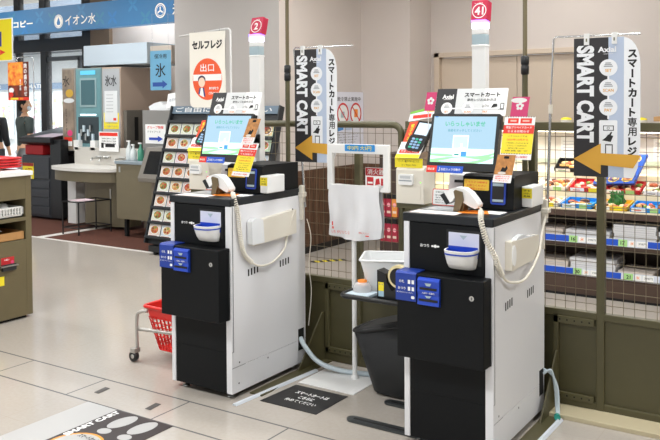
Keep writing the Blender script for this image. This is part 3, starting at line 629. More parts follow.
# payment terminals beside each kiosk
def terminal(X0, Y0, who, group=None):
    x = X0-.262; y = Y0+.42; zt = 1.118
    t = thing('payment_terminal', 'off-white payment unit with yellow label left of the %s checkout screen' % who, 'payment terminal', (x, y, .93))
    b = MB(); b.prism(Fr((x, 0, 0), (0, 1, 0), (0, 0, 1)), [(y, .945), (y+.12, .945), (y+.12, zt), (y+.02, zt), (y, zt-.01)], 0, .145, IVORY); b.build('housing', t, bevel=.004)
    f = front(x, y); g = MB(); g.prism(f, rrect(.02, 1.035, .095, 1.085, .008), 0, .018, WHITE).fbox(f, .024, 1.052, .092, 1.058, .018, .0185, c('#9aa0a4')); g.prism(f, rrect(.012, .965, .13, 1.03, .004), 0, .003, IVORY); g.rect(f, .127, 1.045, .133, 1.05, .001, mat('green_led', '#7de03a', .4, emit=1))
    g.rect(f, .03, 1.065, .085, 1.078, .019, c('#c9cccd')); g.build('outlet', t, bevel=.001)
    l = MB(); l.fbox(f, -.004, zt-.002, .142, zt+.042, .002, .004, YEL); l.text(f, .07, zt+.028, 'カード・電子マネーはこちら', .010, INK, w=.11, bold=.03, d=.0046); l.text(f, .07, zt+.011, '使い方はこちら', .008, INK, w=.075, bold=.02, d=.0046); l.build('yellow_label', t)
    f2 = Fr((x+.004, y-.02, zt+.045), (1, 0, 0), (.22, .55, 1)); p = MB(); p.prism(f2, [(0, 0), (.125, 0), (.125, .085), (0, .085)], -.002, 0, PAPER); p.poly(f2, [(0, .0), (.125, 0), (.125, .02), (0, .02)], .0005, YEL); p.rect(f2, .01, .026, .115, .044, .0006, RED)
    p.text(f2, .062, .062, '注目！', .024, RED, w=.06, bold=.04, d=.001); p.text(f2, .062, .035, 'ワオンご利用', .012, PAPER, w=.09, bold=.03, d=.001); p.build('red_yellow_leaflet', t)
    f3 = Fr((x+.012, y+.03, zt+.095), (1, 0, .12), (.25, .3, 1)); q = MB(); q.prism(f3, [(0, 0), (.05, 0), (.05, .125), (0, .125)], -.002, 0, mat('orange_red_card', '#ee4d22', .5)); q.vtext(f3, .024, .112, '電子マネー', .019, YEL, bold=.03); q.build('orange_tag', t)
    f4 = Fr((x+.045, y-.01, zt+.085), (1, 0, -.12), (.30, .50, 1)); s = MB()
    s.prism(f4, [(0, .008), (.014, 0), (.078, 0), (.085, .02), (.082, .14), (.01, .14)][0:0] or rrect(0, 0, .088, .085, .022), -.03, 0, BLACK); s.prism(f4, rrect(.006, .07, .088, .158, .006), -.028, -.002, BLACK); so = s.build('pin_pad', t, bevel=.003)
    k = MB(); k.rect(f4, .016, .084, .080, .148, -.001, glow('#b9cde0', .55))
    for i in range(4):
        for j in range(3): k.prism(f4, rrect(.018+j*.019, .012+i*.0145, .033+j*.019, .022+i*.0145, .003, 2), 0, .003, c('#8fb4d8') if (i+j) % 4 else mat('green_key', '#2fae8a'))
    k.build('keypad', so)
    MB().box(x+.06, y+.03, zt, x+.10, y+.06, zt+.10, BLACK).build('pad_stem', t)
    MB().box(x-.01, y+.02, .920, X0-.01, y+.10, .945, OLIVE).box(X0-.045, y+.03, 0, X0-.015, y+.06, .92, OLIVE).build('bracket', t, bevel=.002)
    return t
terminal(*K2, 'left'); terminal(*K4, 'right')
lf = MB(); f = Fr((-1.84, 3.52, 1.33), (1, 0, .1), (.1, .4, 1)); lf.prism(f, [(0, 0), (.14, .01), (.14, .07), (0, .05)], -.0015, 0, PAPER); lf.poly(f, [(0, .038), (.14, .055), (.14, .07), (0, .05)], .001, c('#7cc242')); lf.rect(f, .02, .012, .12, .03, .001, RED); lf.rect(f, .09, .04, .14, .05, .0014, YEL)
tag(lf.build('coupon_leaflet'), 'white green-edged leaflet behind the card pad of the right checkout', 'notice')

# banner stands and banners
GOLD = mat('mustard_arrow', '#dba53a', .5); BLK = mat('banner_black', '#2b292c', .6); PALE = mat('banner_blue_grey', '#b9c6dc', .6); BW = mat('banner_white', '#eef0f3', .6)
def banner(px0, py0, pz0, px1, pz1, arm, bx0, label_s, label_b, sc=1.0, curl=0):
    """pole from (px0,py0,pz0) to (px1,py0,pz1), arm length along X"""
    t = thing('banner_stand', label_s, 'banner stand', (px0, py0, pz0)); yy = py0
    MB().tube([(px0, yy, pz0-.12), (px0+(px1-px0)*.55, yy, pz0+(pz1-pz0)*.55)], .0065, CHROME, 10).build('lower_tube', t)
    MB().tube([(px0+(px1-px0)*.5, yy, pz0+(pz1-pz0)*.5), (px1, yy, pz1-.01), (px1+.008, yy, pz1), (px1+arm, yy, pz1-.003)], .0045, CHROME, 10).build('upper_tube', t)
    j = Vector((px0+(px1-px0)*.55, yy, pz0+(pz1-pz0)*.55)); MB().tube([j-Vector((0, 0, .02)), j+Vector((0, 0, .02))], .0095, IVORY, 12).build('joint', t)
    w = .262*sc; H = .60; th = curl
    b = MB(); fr = Fr((bx0, yy-.012, pz1-.012-H), (math.cos(th), math.sin(th), 0), (0, 0, 1))
    out = [(0, 0), (w*.90, 0), (w*.965, .045), (w, .14), (w, H-.12)]+[(w-.07+.07*math.cos(math.radians(a)), H-.12+.118*math.sin(math.radians(a))) for a in range(15, 91, 15)]+[(0, H)]
    b.prism(fr, out, -.003, 0, BW)
    b.rect(fr, 0, 0, w*.53, H, .0004, BLK)
    b.rect(fr, w*.53, 0, w*.76, H, .0004, PALE)
    cxx = w*.53
    for q in range(3):
        zz = H-.13-.085*q; b.disc(fr, cxx, zz, .036*sc, .036, .0009, BW)
        for jx in range(3): b.rect(fr, cxx-(.018-.003*jx)*sc, zz+.004+.007*jx, cxx+(.018-.004*jx)*sc, zz+.0075+.007*jx, .0014, c('#85898f'))
        b.text(fr, cxx, zz-.012, ('SET', 'SCAN', 'PAY')[q], .013, mat('amber_ink', '#e0a63a'), bold=.03, d=.0014)
        b.rect(fr, cxx-.004, zz-.05, cxx+.004, zz-.034, .0008, BW)
    b.poly(fr, rrect(cxx-.036*sc, .085, cxx+.036*sc, .245, .006), .0010, BW)
    b.fbox(fr, cxx-.02*sc, .200, cxx+.022*sc, .222, .001, .0015, INK); b.fbox(fr, cxx-.017*sc, .203, cxx+.019*sc, .219, .0015, .0018, BW); b.ring(fr, cxx, .211, .004, .006, .002, INK, 12)
    b.poly(fr, [(cxx-.025*sc, .158), (cxx+.01*sc, .152), (cxx+.02*sc, .178), (cxx, .184), (cxx-.01*sc, .170)], .0015, INK).poly(fr, [(cxx-.005, .17), (cxx+.012, .196), (cxx+.017, .193), (cxx+.004, .168)], .0017, INK)
    b.fbox(fr, cxx-.012*sc, .096, cxx+.018*sc, .142, .001, .0015, INK); b.fbox(fr, cxx-.008*sc, .102, cxx+.014*sc, .137, .0015, .0018, BW)
    b.text(fr, cxx-.006, H-.052, 'Axial', .024, BW, w=.072*sc, bold=.035, d=.0016); b.rect(fr, cxx-.02, H-.072, cxx+.02, H-.0705, .0016, BW)
    b.text(fr, w*.18, H-.242, 'SMART CART', w*.27, BW, w=.42, bold=.05, rot=-math.pi/2, d=.0012)
    b.vtext(fr, w*.885, H-.055, 'スマートカート専用レジ', .038, INK, bold=.05, step=.0412)
    b.poly(fr, [(0, .075), (w*.42, .145), (w*.42, .103), (w*1.02, .098), (w*.90, .042), (w*.42, .052), (w*.42, .012)], .0022, GOLD)
    bo = tag(b.build('hanging_banner', loc=(bx0, yy-.012, pz1-.612)), label_b, 'banner')
    for cx in (w*.2, w*.62): MB().fbox(Fr(fr.p(0, H), fr.u, fr.v), cx-.011, -.03, cx+.011, .02, -.008, .006, mat('clear_clip', '#e8e8e6', .2)).fbox(Fr(fr.p(0, H), fr.u, fr.v), cx-.003, -.016, cx+.003, -.002, .006, .0068, c('#6a6a50')).build('clip', bo, bevel=.002)
banner(-2.470, 3.53, .985, -2.537, 1.722, .375, -2.524, 'silver banner stand clamped to the rear of the left checkout', 'black and white SMART CART banner by the left checkout, mustard arrow at its foot', sc=1.02)
banner(-1.155, 3.545, 1.0, -1.125, 1.709, .37, -1.031, 'silver banner stand clamped to the rear of the right checkout', 'black and white SMART CART banner by the right checkout, mustard arrow at its foot', sc=1.06)

# ---------------------------------------------------------------- bag stand, tray, bin between the kiosks
t = thing('bag_stand', 'white square-frame bag stand on a pole between the checkouts', 'bag stand', (-2.145, 3.48, 0))
MB().box(-2.36, 3.30, 0, -2.03, 3.60, .004, WHITE).build('base_plate', t, bevel=.001)
MB().tube([(-2.145, 3.50, .004), (-2.145, 3.50, .985)], .0125, WHITE, 14).lathe(-2.145, 3.50, [(.02, .004), (.02, .02), (.013, .024)], WHITE).build('pole', t)
fm = MB(); YB = 3.50
fm.box(-2.30, YB-.012, 1.165, -1.935, YB+.012, 1.213, WHITE).box(-2.30, YB-.012, .995, -2.268, YB+.012, 1.17, WHITE).box(-1.967, YB-.012, .995, -1.935, YB+.012, 1.17, WHITE).box(-2.30, YB-.012, .975, -1.935, YB+.012, 1.0, WHITE)
fm.build('square_frame', t, bevel=.003)
fp = front(0, YB-.013); b = MB(); b.fbox(fp, -2.187, 1.178, -2.012, 1.212, 0, .004, mat('sky_blue_label', '#2c8fd6', .5)); b.text(fp, -2.10, 1.195, '中3円 大5円', .022, YEL, w=.14, bold=.04, d=.0046); b.build('price_label', t)
BAG = mat('white_film_bag', '#e6e6e8', .28, noise=.03, scale=9, bump=.6)
for dy, nm in ((0, 0),):
    b = MB(); nx, nz = 22, 18; vs = []
    for i in range(nz+1):
        for j in range(nx+1):
            u = j/nx; v = i/nz; z = 1.003-.262*v-(.028*(1-abs(2*u-1)**3) if False else 0)-.018*math.sin(u*3.14)*v**3; x = -2.280+.300*u-.006*math.sin(v*7)
            y = YB-.022-.012*math.sin(u*9+v*3)*v-.008*math.sin(u*23)*v
            vs.append((x, y, z))
    b.add(vs, [(i*(nx+1)+j, (i+1)*(nx+1)+j, (i+1)*(nx+1)+j+1, i*(nx+1)+j+1) for i in range(nz) for j in range(nx)], BAG, True)
    vs2 = [(x, YB+.020+(.01*math.sin(x*30)), z) for (x, y, z) in vs]
    b.add(vs2, [(i*(nx+1)+j, i*(nx+1)+j+1, (i+1)*(nx+1)+j+1, (i+1)*(nx+1)+j) for i in range(nz) for j in range(nx)], BAG, True)
    top = [vs[j] for j in range(nx+1)]+[vs2[j] for j in range(nx+1)]; b.add(top, [(j, j+1, nx+2+j, nx+1+j) for j in range(nx)], BAG, True)
    fb_ = front(0, YB-.046); RK = mat('faded_red_ink', '#e2726a', .5)
    b.text(fb_, -2.20, .766, 'レジ袋・有料プラスチック', .011, RK, w=.11, bold=.04, d=0); b.text(fb_, -2.06, .768, '環境にやさしい', .010, RK, w=.06, bold=.04, d=0); b.rect(fb_, -2.05, .752, -2.03, .758, 0, RED); b.rect(fb_, -2.25, .795, -2.243, .815, 0, RED); b.rect(fb_, -2.25, .778, -2.238, .79, 0, RK)
    for q in range(20): b.rect(fb_, -2.25+q*.0055, .756+.002*(q % 3), -2.247+q*.0055, .760, 0, RK)
    tag(b.build('carrier_bag'), 'white plastic carrier bag with faint red print hanging on the bag stand', 'bag')
# small hoses / fire extinguisher sign
b = MB(); fe = front(-.042, YP-.026, -.024); b.fbox(fe, -2.135, 1.005, -2.005, 1.105, 0, .003, PAPER); b.rect(fe, -2.133, 1.062, -2.007, 1.103, .0034, mat('fire_red', '#c3262c', .5)); b.text(fe, -2.07, 1.083, '消火器', .030, PAPER, w=.105, bold=.03, d=.004)
b.fbox(fe, -2.125, 1.012, -2.085, 1.055, .003, .0036, mat('fire_red')); b.poly(fe, [(-2.075, 1.012), (-2.045, 1.02), (-2.05, 1.05), (-2.07, 1.045)], .0036, mat('fire_red')); b.fbox(fe, -2.04, 1.012, -2.015, 1.05, .003, .0036, mat('fire_red')); b.rect(fe, -2.12, 1.02, -2.09, 1.03, .004, PAPER)
tag(b.build('fire_extinguisher_sign'), 'red and white fire extinguisher sign on the mesh between the checkouts', 'sign')
# tray
TX0, TX1, TY0, TY1, TZ = -2.0, -1.66, 3.13, 3.40, .517
t = thing('side_tray', 'black side tray attached left of the right checkout', 'tray', (-1.8, 3.25, TZ))
MB().prism(flat(0, 0, TZ), rrect(TX0, TY0, TX1, TY1, .04), 0, .006, BLACK).build('tray_plate', t, bevel=.002)
rim = MB(); rim.tube([(a, b_, TZ+.012) for a, b_ in rrect(TX0, TY0, TX1, TY1, .04)], .011, BLACK, 8, closed=True); rim.build('rim', t)
MB().box(-1.70, 3.2, TZ-.02, K4[0], 3.34, TZ, BLACK).build('bracket', t)
PAN = mat('translucent_white_bin', '#eceeee', .35)
def tapered(name, cx, cy, z0, z1, a0, b0, a1, b1, mt, label, cat, rimr=.006):
    b = MB(); n = 4; w = .004
    def ring(a, b_, z, r): return [(cx+x, cy+y, z) for x, y in rrect(-a, -b_, a, b_, r, 4)]
    o0 = ring(a0, b0, z0, .02); o1 = ring(a1, b1, z1, .025); i1 = ring(a1-w, b1-w, z1, .023); i0 = ring(a0-w, b0-w, z0+w, .018); N = len(o0)
    b.add(o0+o1+i1+i0, [(k+m_*N, (k+1) % N+m_*N, (k+1) % N+(m_+1)*N, k+(m_+1)*N) for m_ in range(3) for k in range(N)], mt)
    b.add(o0, [tuple(range(N))[::-1]], mt); b.add(i0, [tuple(range(N))], mt); b.tube([(p[0], p[1], z1) for p in o1], rimr, mt, 8, closed=True)
    return tag(b.build(name, loc=(cx, cy, z0)), label, cat)
tapered('white_tub', 0, 0, 0, .155, .125, .085, .165, .12, PAN, 'white open plastic tub behind the tape dispenser on the side tray', 'tub')
o = bpy.data.objects['white_tub']; o.location = (-1.845, 3.40, TZ+.008); o.rotation_euler.z = math.radians(24)
# tape dispenser
t = thing('tape_dispenser', 'black tape dispenser with a roll of tape on the side tray', 'tape dispenser', (-1.74, 3.2, TZ+.006)); tx = -1.757; ty = 3.155; tz = TZ+.008
b = MB(); b.prism(Fr((0, ty+.06, 0), (1, 0, 0), (0, 0, 1)), [(tx-.055, tz), (tx+.15, tz), (tx+.15, tz+.05), (tx+.11, tz+.09), (tx+.06, tz+.055), (tx+.02, tz+.05), (tx-.005, tz+.085), (tx-.012, tz+.125), (tx-.055, tz+.14)], 0, .06, BLACK); b.build('body', t, bevel=.003)
f = front(0, ty-.0002); MB().rect(f, tx-.048, tz+.045, tx-.020, tz+.085, 0.0004, YEL).rect(f, tx-.048, tz+.02, tx-.020, tz+.045, .0004, c('#a8c8d8')).text(f, tx-.034, tz+.075, 'テープ', .009, c('#3060a0'), w=.022, bold=.02, d=.0008).build('yellow_sticker', t)
b = MB(); TAPE = mat('cream_tape', '#e9d9a8', .4); cxr, czr = tx+.046, tz+.115; V = []
for yy in (ty+.012, ty+.040):
    for r in (.040, .052): V += [(cxr+r*math.cos(2*math.pi*k/32), yy, czr+r*math.sin(2*math.pi*k/32)) for k in range(32)]
F_ = []
for k in range(32):
    j = (k+1) % 32; F_ += [(k, j, 32+j, 32+k), (64+k, 96+k, 96+j, 64+j), (32+k, 32+j, 96+j, 96+k), (k, 64+k, 64+j, j)]
b.add(V, F_, TAPE); b.build('tape_roll', t)
b = MB(); V = [(cxr+.0395*math.cos(2*math.pi*k/32), yy, czr+.0395*math.sin(2*math.pi*k/32)) for yy in (ty+.008, ty+.046) for k in range(32)]; b.add(V, [(k, (k+1) % 32, 32+(k+1) % 32, 32+k) for k in range(32)]+[tuple(range(32)), tuple(range(32, 64))[::-1]], BLACK); b.build('hub', t)
b = MB(); b.box(-1.98, 3.15, TZ+.008, -1.86, 3.25, TZ+.02, c('#cfe0ea', .3)); b.build('wipe_pack'); tag(bpy.data.objects['wipe_pack'], 'pale blue flat packet at the left end of the side tray', 'packet')
b = MB(); b.lathe(-1.935, 3.23, [(.045, TZ+.021), (.046, TZ+.040), (.034, TZ+.060), (.008, TZ+.068)], mat('clear_dome', '#e8e8e8', .15, alpha=.5), 20); o = b.build('clear_cup'); tag(o, 'clear domed cup with orange sponge standing on the side tray', 'cup')
MB().lathe(-1.935, 3.23, [(.022, TZ+.050), (.022, TZ+.072), (.006, TZ+.076)], ORANGE, 14).build('sponge', o)
# waste bin
BINM = mat('black_bin', '#1a1b1c', .5, noise=.1, scale=40)
b = MB(); cx, cy = -1.855, 3.455
def br(z, a, bb, tilt): return [(cx+x, cy+y, z+tilt*x) for x, y in rrect(-a, -bb, a, bb, min(a, bb)*.75, 5)]
r0 = br(.012, .125, .095, 0); r1 = br(.350, .225, .145, .24); r2 = [((p[0]-cx)*.8+cx, (p[1]-cy)*.8+cy, p[2]+.022) for p in r1]; N = len(r0)
b.add(r0+r1+r2, [(k+m_*N, (k+1) % N+m_*N, (k+1) % N+(m_+1)*N, k+(m_+1)*N) for m_ in range(2) for k in range(N)], BINM, True); b.add(r0, [tuple(range(N))[::-1]], BINM); b.add(r2, [tuple(range(N))], BINM, True)
b.tube(r1, .008, BINM, 8, closed=True); tag(b.build('waste_bin', loc=(cx, cy, .012)), 'black tapered waste bin with a low domed lid under the side tray', 'bin')
# fork shaped base under the right checkout
t = thing('fork_base', 'grey two-pronged flat metal base under the right checkout', 'base', (-1.7, 3.1, 0)); FG = mat('gunmetal', '#55595a', .35, metal=.7)
for y, xe, L_ in ((3.035, -1.90, .45), (3.30, -1.855, .40)):
    MB().prism(flat(0, 0, .002), [(xe+.03-.03*math.cos(math.radians(a)) if False else xe+.028-.028*math.sin(math.radians(a)), y+.028*math.cos(math.radians(a))) for a in range(0, 181, 20)]+[(xe+L_, y-.028), (xe+L_, y+.028)], 0, .009, FG).build('prong', t, bevel=.002)
    MB().prism(flat(0, 0, .011), [(xe+.035, y-.008), (xe+L_, y-.008), (xe+L_, y+.008), (xe+.035, y+.008)], 0, .0008, INK).build('groove', t)
# cables
HOSE = mat('pale_blue_conduit', '#c6d3da', .3)
b = MB(); b.tube(smooth_path([(-2.478, 3.49, .165), (-2.44, 3.47, .135), (-2.36, 3.48, .06), (-2.24, 3.52, .022), (-2.05, 3.57, .018), (-1.80, 3.62, .018)], 8), .0125, HOSE, 10); tag(b.build('cable_hose'), 'pale translucent cable hose curving from the left checkout to the floor', 'cable')
b = MB()
for q in range(3): b.tube(smooth_path([(-1.171, 3.545+.004*q, .19+.01*q), (-1.140, 3.565+.006*q, .205-.012*q), (-1.130+.006*q, 3.585, .12), (-1.115+.005*q, 3.56, .03), (-1.09, 3.50+.008*q, .010+.006*q)], 8), .0055, HOSE, 8)
b.tube(smooth_path([(-1.10, 3.52, .02), (-1.092, 3.50, .02)], 4), .014, mat('teal_tape', '#2a9a8a'), 10); tag(b.build('cable_bundle'), 'bundle of pale cables bending down behind the right checkout', 'cable')
def cover(pts, lab, w=.014):
    b = MB()
    for i in range(len(pts)-1):
        a = Vector((*pts[i], 0)); z = Vector((*pts[i+1], 0)); u = (z-a); n = Vector((-u.y, u.x, 0)).normalized()
        L_ = u.length; f = Fr(a, n, (0, 0, 1)); b.prism(f if f.n.dot(u) > 0 else Fr(a, -n, (0, 0, 1)), [(-w, .001), (w, .001), (w*.5, .010), (-w*.5, .010)], 0, L_, mat('white_cable_cover', '#d5dbe2', .35))
    tag(b.build('cable_cover'), lab, 'cable cover')
cover([(-2.435, 2.885), (-2.385, 3.50)], 'straight white cable cover on the floor beside the left checkout')
cover([(-1.095, 2.80), (-1.088, 3.53)], 'straight white cable cover on the floor beside the right checkout')
b = MB(); b.tube(smooth_path([(-2.470, 3.545, .80), (-2.455, 3.56, .70), (-2.462, 3.55, .55), (-2.455, 3.56, .40), (-2.468, 3.55, .22)], 8), .0025, IVORY, 6); tag(b.build('power_cord'), 'thin white cord running down the rear edge of the left checkout', 'cord')
# floor mats and stickers
b = MB(); fl_ = flat(0, 0, .001); MATB = mat('black_mat', '#1d1b1b', .6)
b.prism(fl_, [(-2.371, 2.998), (-2.046, 2.998), (-2.042, 3.267), (-2.352, 3.268)], 0, .0015, MATB)
for q, (s_, w) in enumerate((('スマートカートは', .19), ('こちらに', .085), ('停めてください', .175))): b.text(fl_, -2.195, 3.185-.050*q, s_, .034, PAPER, w=w, bold=.05, d=.0022)
tag(b.build('floor_mat'), 'black floor mat with three lines of white writing beside the left checkout', 'mat')
b = MB(); G = mat('pale_grey_vinyl', '#b4b3b1', .4); OR = mat('orange_vinyl', '#e79a2c', .5)
b.prism(fl_, [(-3.45, 2.13), (-2.862, 2.13), (-2.862, 2.552), (-3.45, 2.552)][0:0] or [(-3.062, .9), (-2.862, .9), (-2.862, 2.550), (-3.062, 2.550)], 0, .0008, G)
b.prism(fl_, [(-2.862, 2.02), (-2.506, 2.02), (-2.506, 2.552), (-2.862, 2.552)], 0, .0012, mat('dark_brown_mat', '#2e2423', .5))
b.text(fl_, -2.836, 2.385, 'SMART CART', .034, PAPER, w=.305, bold=.05, rot=math.pi/2, d=.002)
for cx, lean in ((-2.728, .10), (-2.602, .10)):
    b.disc(fl_, cx, 2.462, .043, .078, .0020, G, rot=-lean); b.disc(fl_, cx+.006, 2.352, .034, .028, .0020, G)
b.disc(fl_, -2.72, 2.185, .125, .125, .0016, OR); b.disc(fl_, -2.72, 2.185, .112, .112, .002, G); b.text(fl_, -2.72, 2.265, 'スマートカート', .03, INK, w=.12, bold=.04, d=.0026)
tag(b.build('footprint_mat'), 'dark mat with white footprints and pale grey strip on the near floor', 'mat')
DK = mat('dark_grey_tape', '#4c4846', .6)
for i, (x, y) in enumerate(((-3.125, 2.69), (-2.752, 2.672))):
    b = MB(); b.prism(fl_, [(x-.045, y-.022), (x-.015, y-.022), (x+.015, y+.045), (x-.015, y+.045)] if False else [(x-.012, y-.040), (x+.022, y-.040), (x+.012, y+.040), (x-.022, y+.040)], 0, .001, DK)
    tag(b.build('tape_mark'), ('short grey tape mark on the floor, the one farther left' if i == 0 else 'short grey tape mark on the floor, the one nearer the left checkout'), 'tape mark')
b = MB()
for q in range(9): b.prism(flat(0, 0, .001), [(-4.10+q*.022, 5.93+q*.028), (-4.10+(q+1)*.022, 5.93+(q+1)*.028), (-4.04+(q+1)*.022, 5.89+(q+1)*.028), (-4.04+q*.022, 5.89+q*.028)][::-1], 0, .001, YEL if q % 2 else INK)
tag(b.build('hazard_tape'), 'yellow and black hazard tape on the floor behind the mesh', 'tape mark')

# ---------------------------------------------------------------- red basket on cart
t = thing('basket_cart', 'chrome cart frame carrying a red basket behind the left checkout', 'cart', (-3.2, 3.3, 0))
SIL = mat('cart_grey_steel', '#b5b2ac', .35, metal=.6)
MB().tube(smooth_path([(-3.325, 3.115, .07), (-3.325, 3.115, .24), (-3.30, 3.12, .275), (-3.26, 3.13, .28)], 6), .009, SIL, 10).build('upright', t)
MB().tube([(-3.325, 3.125, .175), (-2.95, 3.14, .19)], .010, SIL, 10).build('cross_bar', t); MB().tube([(-3.20, 3.53, .175), (-2.95, 3.53, .19)], .010, SIL, 10).build('cross_bar', t)
w = MB(); w.lathe(0, 0, [(.006, -.012), (.028, -.012), (.03, 0), (.028, .012), (.006, .012)], BLACK, 20); w.v = [Vector((-3.33+v.x, 3.095+v.z, .031+v.y)) for v in w.v]; wo = w.build('wheel', t)
w = MB(); w.lathe(0, 0, [(.004, -.014), (.012, -.014), (.012, .014), (.004, .014)], SIL, 14); w.v = [Vector((-3.33+v.x, 3.095+v.z, .031+v.y)) for v in w.v]; w.build('axle', wo)
MB().box(-3.345, 3.08, .05, -3.31, 3.125, .075, SIL).build('caster_fork', t, bevel=.003)
RB = mat('red_basket_plastic', '#d8241d', .35)
b = MB(); cx, cy = -3.115, 3.32; zb, zt2 = .055, .30
def rg(z, a, bb): return [(cx+x, cy+y, z) for x, y in rrect(-a, -bb, a, bb, .03, 4)]
low = rg(zb, .14, .12); N = len(low)
b.add(low, [tuple(range(N))[::-1]], RB)
tot = 14
for k in range(tot+1):
    z = zb+(zt2-.06-zb)*k/tot; a = .14+.055*(z-zb)/(zt2-zb); bb = .12+.05*(z-zb)/(zt2-zb)
    if k % 2 == 0: b.tube(rg(z, a, bb), .0035, RB, 5, closed=True)
for s_ in range(44):
    i = s_/44*N; k = int(i) % N; f_k = i-int(i)
    def pt(z):
        a = .14+.055*(z-zb)/(zt2-zb); bb = .12+.05*(z-zb)/(zt2-zb); P_ = rg(z, a, bb); L_ = [0]
        for q in range(N): L_.append(L_[-1]+(Vector(P_[(q+1) % N])-Vector(P_[q])).length)
        d0 = s_/44*L_[-1]
        for q in range(N):
            if L_[q+1] >= d0: return Vector(P_[q]).lerp(Vector(P_[(q+1) % N]), (d0-L_[q])/max(L_[q+1]-L_[q], 1e-6))
        return Vector(P_[0])
    b.tube([pt(zb), pt(zt2-.055)], .0042, RB, 5)
o1 = rg(zt2-.06, .14+.055*.7, .12+.05*.7); o2 = rg(zt2, .195, .17); o3 = rg(zt2, .187, .162); o4 = rg(zt2-.06, .14+.055*.7-.006, .12+.05*.7-.006)
b.add(o1+o2+o3+o4, [(k+m_*N, (k+1) % N+m_*N, (k+1) % N+(m_+1)*N, k+(m_+1)*N) for m_ in range(3) for k in range(N)], RB)
b.tube(rg(zt2, .198, .173), .010, RB, 8, closed=True)
tag(b.build('shopping_basket', loc=(cx, cy, zb)), 'red lattice shopping basket on the cart behind the left checkout', 'basket')

# ---------------------------------------------------------------- left olive cabinet
t = thing('packing_counter', 'olive packing counter with open shelves at the left edge of the photo', 'counter', (-4.9, 2.9, 0))
b = MB(); xf, xb, ya, yb = -4.63, -5.35, 1.6, 3.405
b.box(xb, yb-.045, .02, xf, yb, .955, OLIVE2).box(xb, ya, .02, xf, ya+.045, .955, OLIVE2).box(xb, ya+.045, .02, xb+.02, yb-.045, .955, OLIVE2)
b.box(xb+.02, ya+.045, .02, xf, yb-.045, .53, OLIVE2).box(xb+.02, ya+.045, .655, xf, yb-.045, .68, OLIVE2).box(xb+.02, ya+.045, .80, xf, yb-.045, .955, OLIVE2)
b.build('body', t, bevel=.002)
MB().box(xb-.01, ya-.01, .955, xf+.015, yb+.008, .985, WHITE).build('white_worktop', t, bevel=.004)
MB().box(xb+.03, ya+.03, 0, xf-.03, yb-.03, .02, BLACKM).build('toe_kick', t)
w = MB(); w.lathe(0, 0, [(.006, -.012), (.028, -.012), (.03, 0), (.028, .012), (.006, .012)], BLACK, 20); w.v = [Vector((-4.63-.12+v.x, 3.43+v.z, .055+v.y)) for v in w.v]
tag(w.build('cart_wheel', loc=(-4.75, 3.40, .055)), 'small black wheel peeking out behind the olive packing counter', 'wheel')
BK = mat('white_basket_plastic', '#dcdcd8', .45)
yo = .075
b = MB(); b.box(xf-.32, 2.875, .683, xf-.01, 3.345, .69, BK)
for (x0, y0_, x1_, y1_) in ((xf-.32, 2.875, xf-.31, 3.345), (xf-.02, 2.875, xf-.01, 3.345), (xf-.32, 2.875, xf-.01, 2.885), (xf-.32, 3.335, xf-.01, 3.345)):
    b.box(x0, y0_, .683, x1_, y1_, .703, BK).box(x0, y0_, .742, x1_, y1_, .752, BK)
    n = 22
    for q in range(n):
        ax_, ay_ = x0+(x1_-x0)*q/n, y0_+(y1_-y0_)*q/n; b.box(ax_, ay_, .70, ax_+.009, ay_+.009, .745, BK)
    b.box(x0, y0_, .717, x1_, y1_, .723, BK)
tag(b.build('white_lattice_basket'), 'white lattice basket on the upper shelf of the olive packing counter', 'basket')
b = MB(); 
for q in range(9):
    cx, cy = xf-.16+.05*math.sin(q*2), 2.945+.045*q; b.lathe(cx, cy, [(.045, .70), (.055, .73), (.03, .762+.01*(q % 2)), (.005, .77)], mat('clear_wrap'), 9, 1, .8)
tag(b.build('plastic_bags'), 'crumpled clear plastic bags heaped in the white lattice basket', 'plastic bags', kind='stuff')
CARD = mat('cardboard', '#b98a55', .8, noise=.1, scale=20)
b = MB(); b.box(xf-.30, 2.875, .531, xf-.01, 3.355, .535, CARD).box(xf-.015, 2.875, .531, xf-.01, 3.355, .585, CARD).box(xf-.30, 3.35, .531, xf-.01, 3.355, .585, CARD).box(xf-.30, 2.875, .531, xf-.295, 3.355, .60, CARD)
tag(b.build('cardboard_tray'), 'tan cardboard tray on the lower shelf of the olive packing counter', 'box')
b = MB(); b.box(xf-.25, 2.895, .54, xf-.06, 3.17, .64, mat('brown_card_dark', '#94703f', .8)).add([(xf-.05, 3.08, .59), (xf-.03, 3.20, .60), (xf-.12, 3.22, .61), (xf-.14, 3.17, .60)], [(0, 1, 2, 3)], PAPER)
tag(b.build('brown_carton'), 'brown carton standing inside the cardboard tray', 'box')
b = MB(); f = side(xf, .05); b.fbox(f, 3.12, .43-.045, 3.215, .43, 0, .003, mat('fire_red')); b.fbox(f, 3.12, .345, 3.22, .385, 0, .02, c('#2a2c2e')).disc(f, 3.20, .395, .012, .012, .004, PINK, 12); b.text(f, 3.16, .415, 'お願い', .012, PAPER, bold=.03, d=.004)
b.fbox(f, 3.08, .25, 3.14, .31, 0, .002, YEL); b.fbox(f, 3.10, .372, 3.23, .380, 0, .03, STEEL)
tag(b.build('red_clip_notice'), 'red notice above a black clip box on the side of the olive counter', 'notice')
RT = mat('red_tray_plastic', '#d3161c', .35)
tr0 = None
for q in range(4):
    lab = ['lowest red tray of the stack on the packing counter', 'second red tray from the bottom of the stack on the packing counter', 'third red tray from the bottom of the stack on the packing counter', 'topmost red tray of the stack on the packing counter'][q]
    b = MB(); z = 1.012+q*.018; cy = 3.05; cx = -4.87; o_ = [(cx+x, cy+y) for x, y in rrect(-.23, -.30, .23, .30, .025)]
    b.prism(flat(0, 0, z), o_, 0, .005, RT); b.tube([(x, y, z+.008) for x, y in o_], .006, RT, 8, closed=True); tag(b.build('red_tray', loc=(cx, cy, z)), lab, 'tray', 'stacked red trays')
